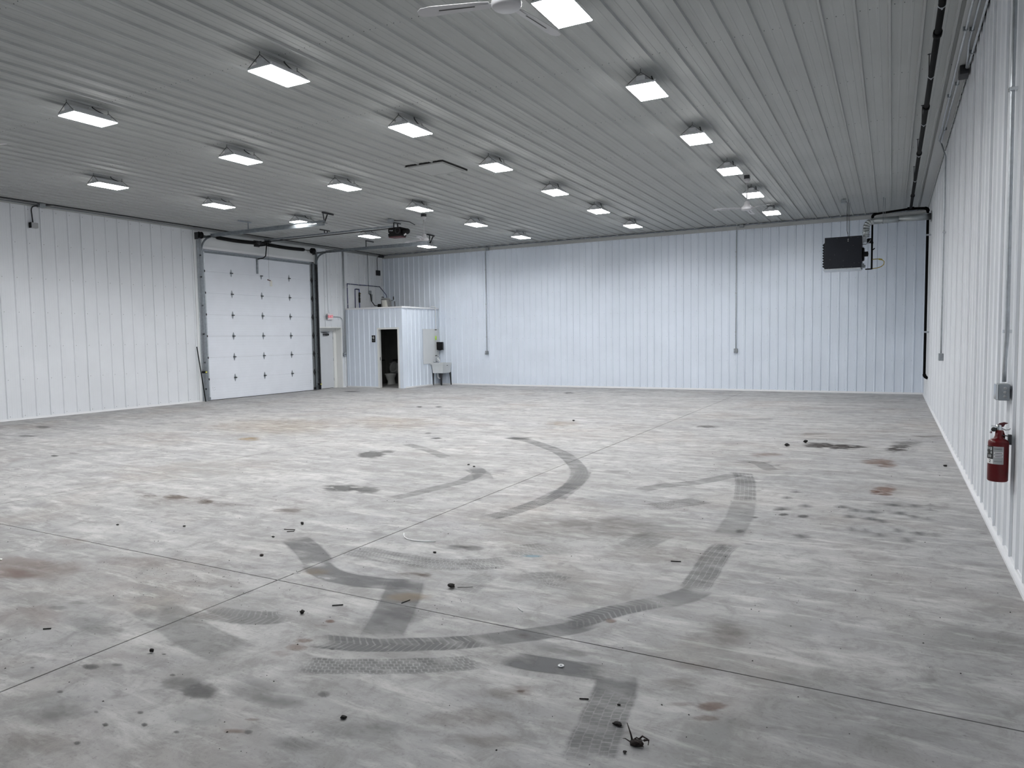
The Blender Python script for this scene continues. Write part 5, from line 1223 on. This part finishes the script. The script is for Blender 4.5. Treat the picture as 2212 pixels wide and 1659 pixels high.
# ================================================================ BITS ON THE FLOOR
def lump(name, x, y, r, lab, cat='debris', m='mud', sz=(1, 1, .5), seed=1):
    rr = random.Random(seed); bm = bmesh.new(); r *= .88; bmesh.ops.create_icosphere(bm, subdivisions=2, radius=r)
    for v in bm.verts:
        f = 1+rr.uniform(-.28, .28); v.co = Vector((v.co.x*sz[0]*f, v.co.y*sz[1]*f, v.co.z*sz[2]*f))
    zm = min(v.co.z for v in bm.verts)
    for v in bm.verts: v.co.z -= zm
    me = bpy.data.meshes.new(name); bm.to_mesh(me); bm.free(); me.materials.append(M[m])
    o = bpy.data.objects.new(name, me); o.location = (x, y, .001); C.objects.link(o); return tag(o, lab, cat)
def stick(name, pts, r, lab, m='black', cat='debris'):
    r *= .7
    p0 = pts[0]; o = MB().tube([(a, b, r+.001+(c[0] if c else 0)) for a, b, *c in pts], r, 6).build(name, m, origin=(p0[0], p0[1], 0)); return tag(o, lab, cat)
lump('mud_lump', -2.575, 3.905, .026, 'shiny black lump with a dark tail on the floor just past the saw-cut crossing', sz=(1.2, .8, .55), seed=2)
stick('mud_smear', [(-2.54, 3.93), (-2.45, 3.98)], .002, 'thin dark smear trailing from the shiny black lump', 'mud')
lump('mud_lump', -3.154, 3.128, .016, 'round black lump below the saw-cut crossing, inside a pale scuffed patch', sz=(1, 1, .8), seed=3)
lump('mud_lump', -3.493, 2.362, .013, 'angular black lump alone near the long saw cut, lower on the floor', sz=(1, .9, 1), seed=4)
lump('mud_lump', -2.105, 2.311, .014, 'flat black oval lump among the grey smudges in front', sz=(1.2, .9, .5), seed=5)
lump('mud_flake', -1.01, 2.80, .020, 'ragged black flake beside the tyre tread marks near the dead weed', sz=(1.2, .8, .35), seed=6)
lump('mud_flake', -1.06, 2.96, .009, 'small black crumb on the block tread marks', sz=(1.2, .8, .4), seed=7)
lump('mud_lump', -.915, 2.62, .009, 'small black crumb right below the dead weed clump', seed=8)
lump('mud_lump', -1.131, 11.572, .035, 'round black lump at the near end of the dark streaks far across the floor', sz=(1, 1, .8), seed=9)
lump('mud_lump', -1.343, 11.134, .032, 'black lump left of the dark streaks far across the floor', sz=(1.3, .9, .7), seed=10)
lump('mud_lump', .612, 10.168, .025, 'black lump on the floor close to the ribbed wall', seed=11)
lump('mud_lump', -4.70, 4.70, .017, 'round black lump above the bent dark strip', sz=(1, 1, .8), seed=12)
lump('mud_lump', -4.302, 3.861, .016, 'brown and black lump short of the faint ochre stain', 'debris', 'mudbrown', (1.3, .8, .5), 13)
lump('mud_lump', -4.62, 4.28, .012, 'black crumb next to a white chip', sz=(1.4, .8, .5), seed=14)
lump('paper_chip', -4.66, 4.30, .008, 'tiny white chip beside a black crumb', m='paper', seed=15)
lump('mud_lump', -3.115, 4.502, .012, 'small dark pebble under the curled white strip', sz=(1.3, .9, .6), seed=16)
lump('mud_lump', -4.891, 7.892, .018, 'black pebble, the farther of a pair on the faint saw cut', seed=17)
lump('mud_lump', -4.754, 7.806, .018, 'black pebble, the nearer of a pair on the faint saw cut', seed=18)
lump('mud_lump', -6.25, 3.95, .013, 'black pebble near the far saw cut beside rusty spots', seed=19)
lump('mud_lump', -5.63, 4.18, .014, 'small black oval pebble farther along from the rusty spots', sz=(1.4, .8, .5), seed=20)
lump('paper_chip', -6.09, 2.89, .022, 'white paper scrap at the edge of the reddish dirt patch', m='paper', sz=(1, 1, .3), seed=21)
lump('paper_chip', -3.20, 5.34, .009, 'tiny white chip in the middle of the floor above the tyre marks', m='paper', seed=22)
lump('mud_lump', -5.53, 12.9, .03, 'lone black speck far out on the pale floor', seed=23)
stick('rubber_strip', [(-3.075, 3.305), (-3.02, 3.345)], .005, 'short straight black strip just below the saw-cut line')
stick('rubber_strip', [(-2.705, 3.53), (-2.69, 3.60)], .004, 'short black strip lying across the saw-cut line')
stick('rubber_strip', [(-4.36, 2.275), (-4.325, 2.30)], .005, 'stubby black strip in the dark streaks at the side')
stick('rubber_strip', [(-1.24, 2.93), (-1.20, 2.945)], .0045, 'small dark clip near the ragged black flake', 'mud')
stick('metal_strip', [(-4.72, 4.50), (-4.62, 4.53), (-4.59, 4.49), (-4.64, 4.455)], .005, 'bent dark strip shaped like a hook', 'mudbrown')
stick('white_strip', [(-3.625, 4.79, .022), (-3.605, 4.76, .012), (-3.575, 4.735, .004), (-3.53, 4.715, 0), (-3.47, 4.705, 0), (-3.41, 4.71, 0), (-3.35, 4.725, 0), (-3.28, 4.755, 0)], .006, 'curled white plastic strip on the floor', 'pvc')
stick('white_strip', [(-2.01, 3.79), (-1.95, 3.74)], .004, 'small straight white splinter near the saw cut', 'pvc')
stick('rubber_strip', [(-1.41, 5.08), (-1.34, 5.10)], .005, 'short dark strip in the open floor above the tread marks')
wa = MB().lathe([(.006, 0), (.016, 0), (.016, .003), (.006, .003), (.006, 0)], (-1.45, 3.191, .004), (0, 0, 1), 20).build('washer', 'pvc', origin=(-1.45, 3.191, 0)); tag(wa, 'white ring washer lying on the dark tyre band', 'washer')
dw = thing('dead_weed', (-.89, 2.70, 0), 'clump of dead twigs and dirt with one upright spike', 'dead weed')
o = lump('clod', 0, 0, .022, None, None, 'mudbrown', (1.3, 1, .7), 31); o.parent = dw; o.location = (0.0, -.01, 0)
if 'label' in o: del o['label']
def tw(pts, r0):
    MB().tube([(-.89+a, 2.70+b, c) for a, b, c in pts], r0, 6, True, [r0*(1-.7*i/(len(pts)-1)) for i in range(len(pts))]).build('twig', 'mudbrown', dw)
tw([(-.018, 0, .005), (-.028, .005, .035), (-.045, .01, .075)], .005)
tw([(-.02, 0, .01), (.0, -.005, .032), (.03, 0, .022)], .004)
tw([(.0, .01, .01), (.02, .01, .035), (.045, .005, .030), (.05, 0, .02)], .005)
tw([(.03, 0, .025), (.052, -.005, .034), (.05, -.01, .015)], .005)
tw([(-.01, -.01, .01), (.015, -.015, .022), (.035, -.02, .008)], .004)
tw([(-.02, -.01, .008), (-.05, .0, .012), (-.065, .01, .004)], .003)
# crumbs nobody could count
rr = random.Random(11); gv, gf = [], []
def crumb(x, y, r):
    n = len(gv); a = rr.uniform(0, 6.28); e = rr.uniform(.5, 1)
    for k in range(4): gv.append((x+r*math.cos(a+k*PI/2)*(1 if k % 2 else e), y+r*math.sin(a+k*PI/2)*(1 if k % 2 else e), .0005))
    gv.append((x, y, .0005+r*.8)); gf.extend([(n+k, n+(k+1) % 4, n+4) for k in range(4)])
for _ in range(520):
    t = rr.random(); y = 1.9+t*t*14; x = rr.uniform(-9-.3*y, .65)
    crumb(x, y, rr.choice([.0022, .003, .0035, .005])*(1+y*.05))
for cx_, cy_, n_, s_ in ((-3.95, 3.1, 60, .45), (-4.6, 3.3, 40, .4), (-.15, 4.6, 30, .5), (-2.5, 3.6, 25, .3), (-6.3, 4.9, 30, .6), (.3, 5.5, 20, .3), (-3.2, 5.2, 25, .6)):
    for _ in range(n_): crumb(rr.gauss(cx_, s_), rr.gauss(cy_, s_*.35), rr.choice([.002, .003, .004]))
o = MB().add(gv, gf).build('floor_grit', 'mud'); tag(o, 'fine black grit scattered over the concrete', 'grit', kind='stuff')
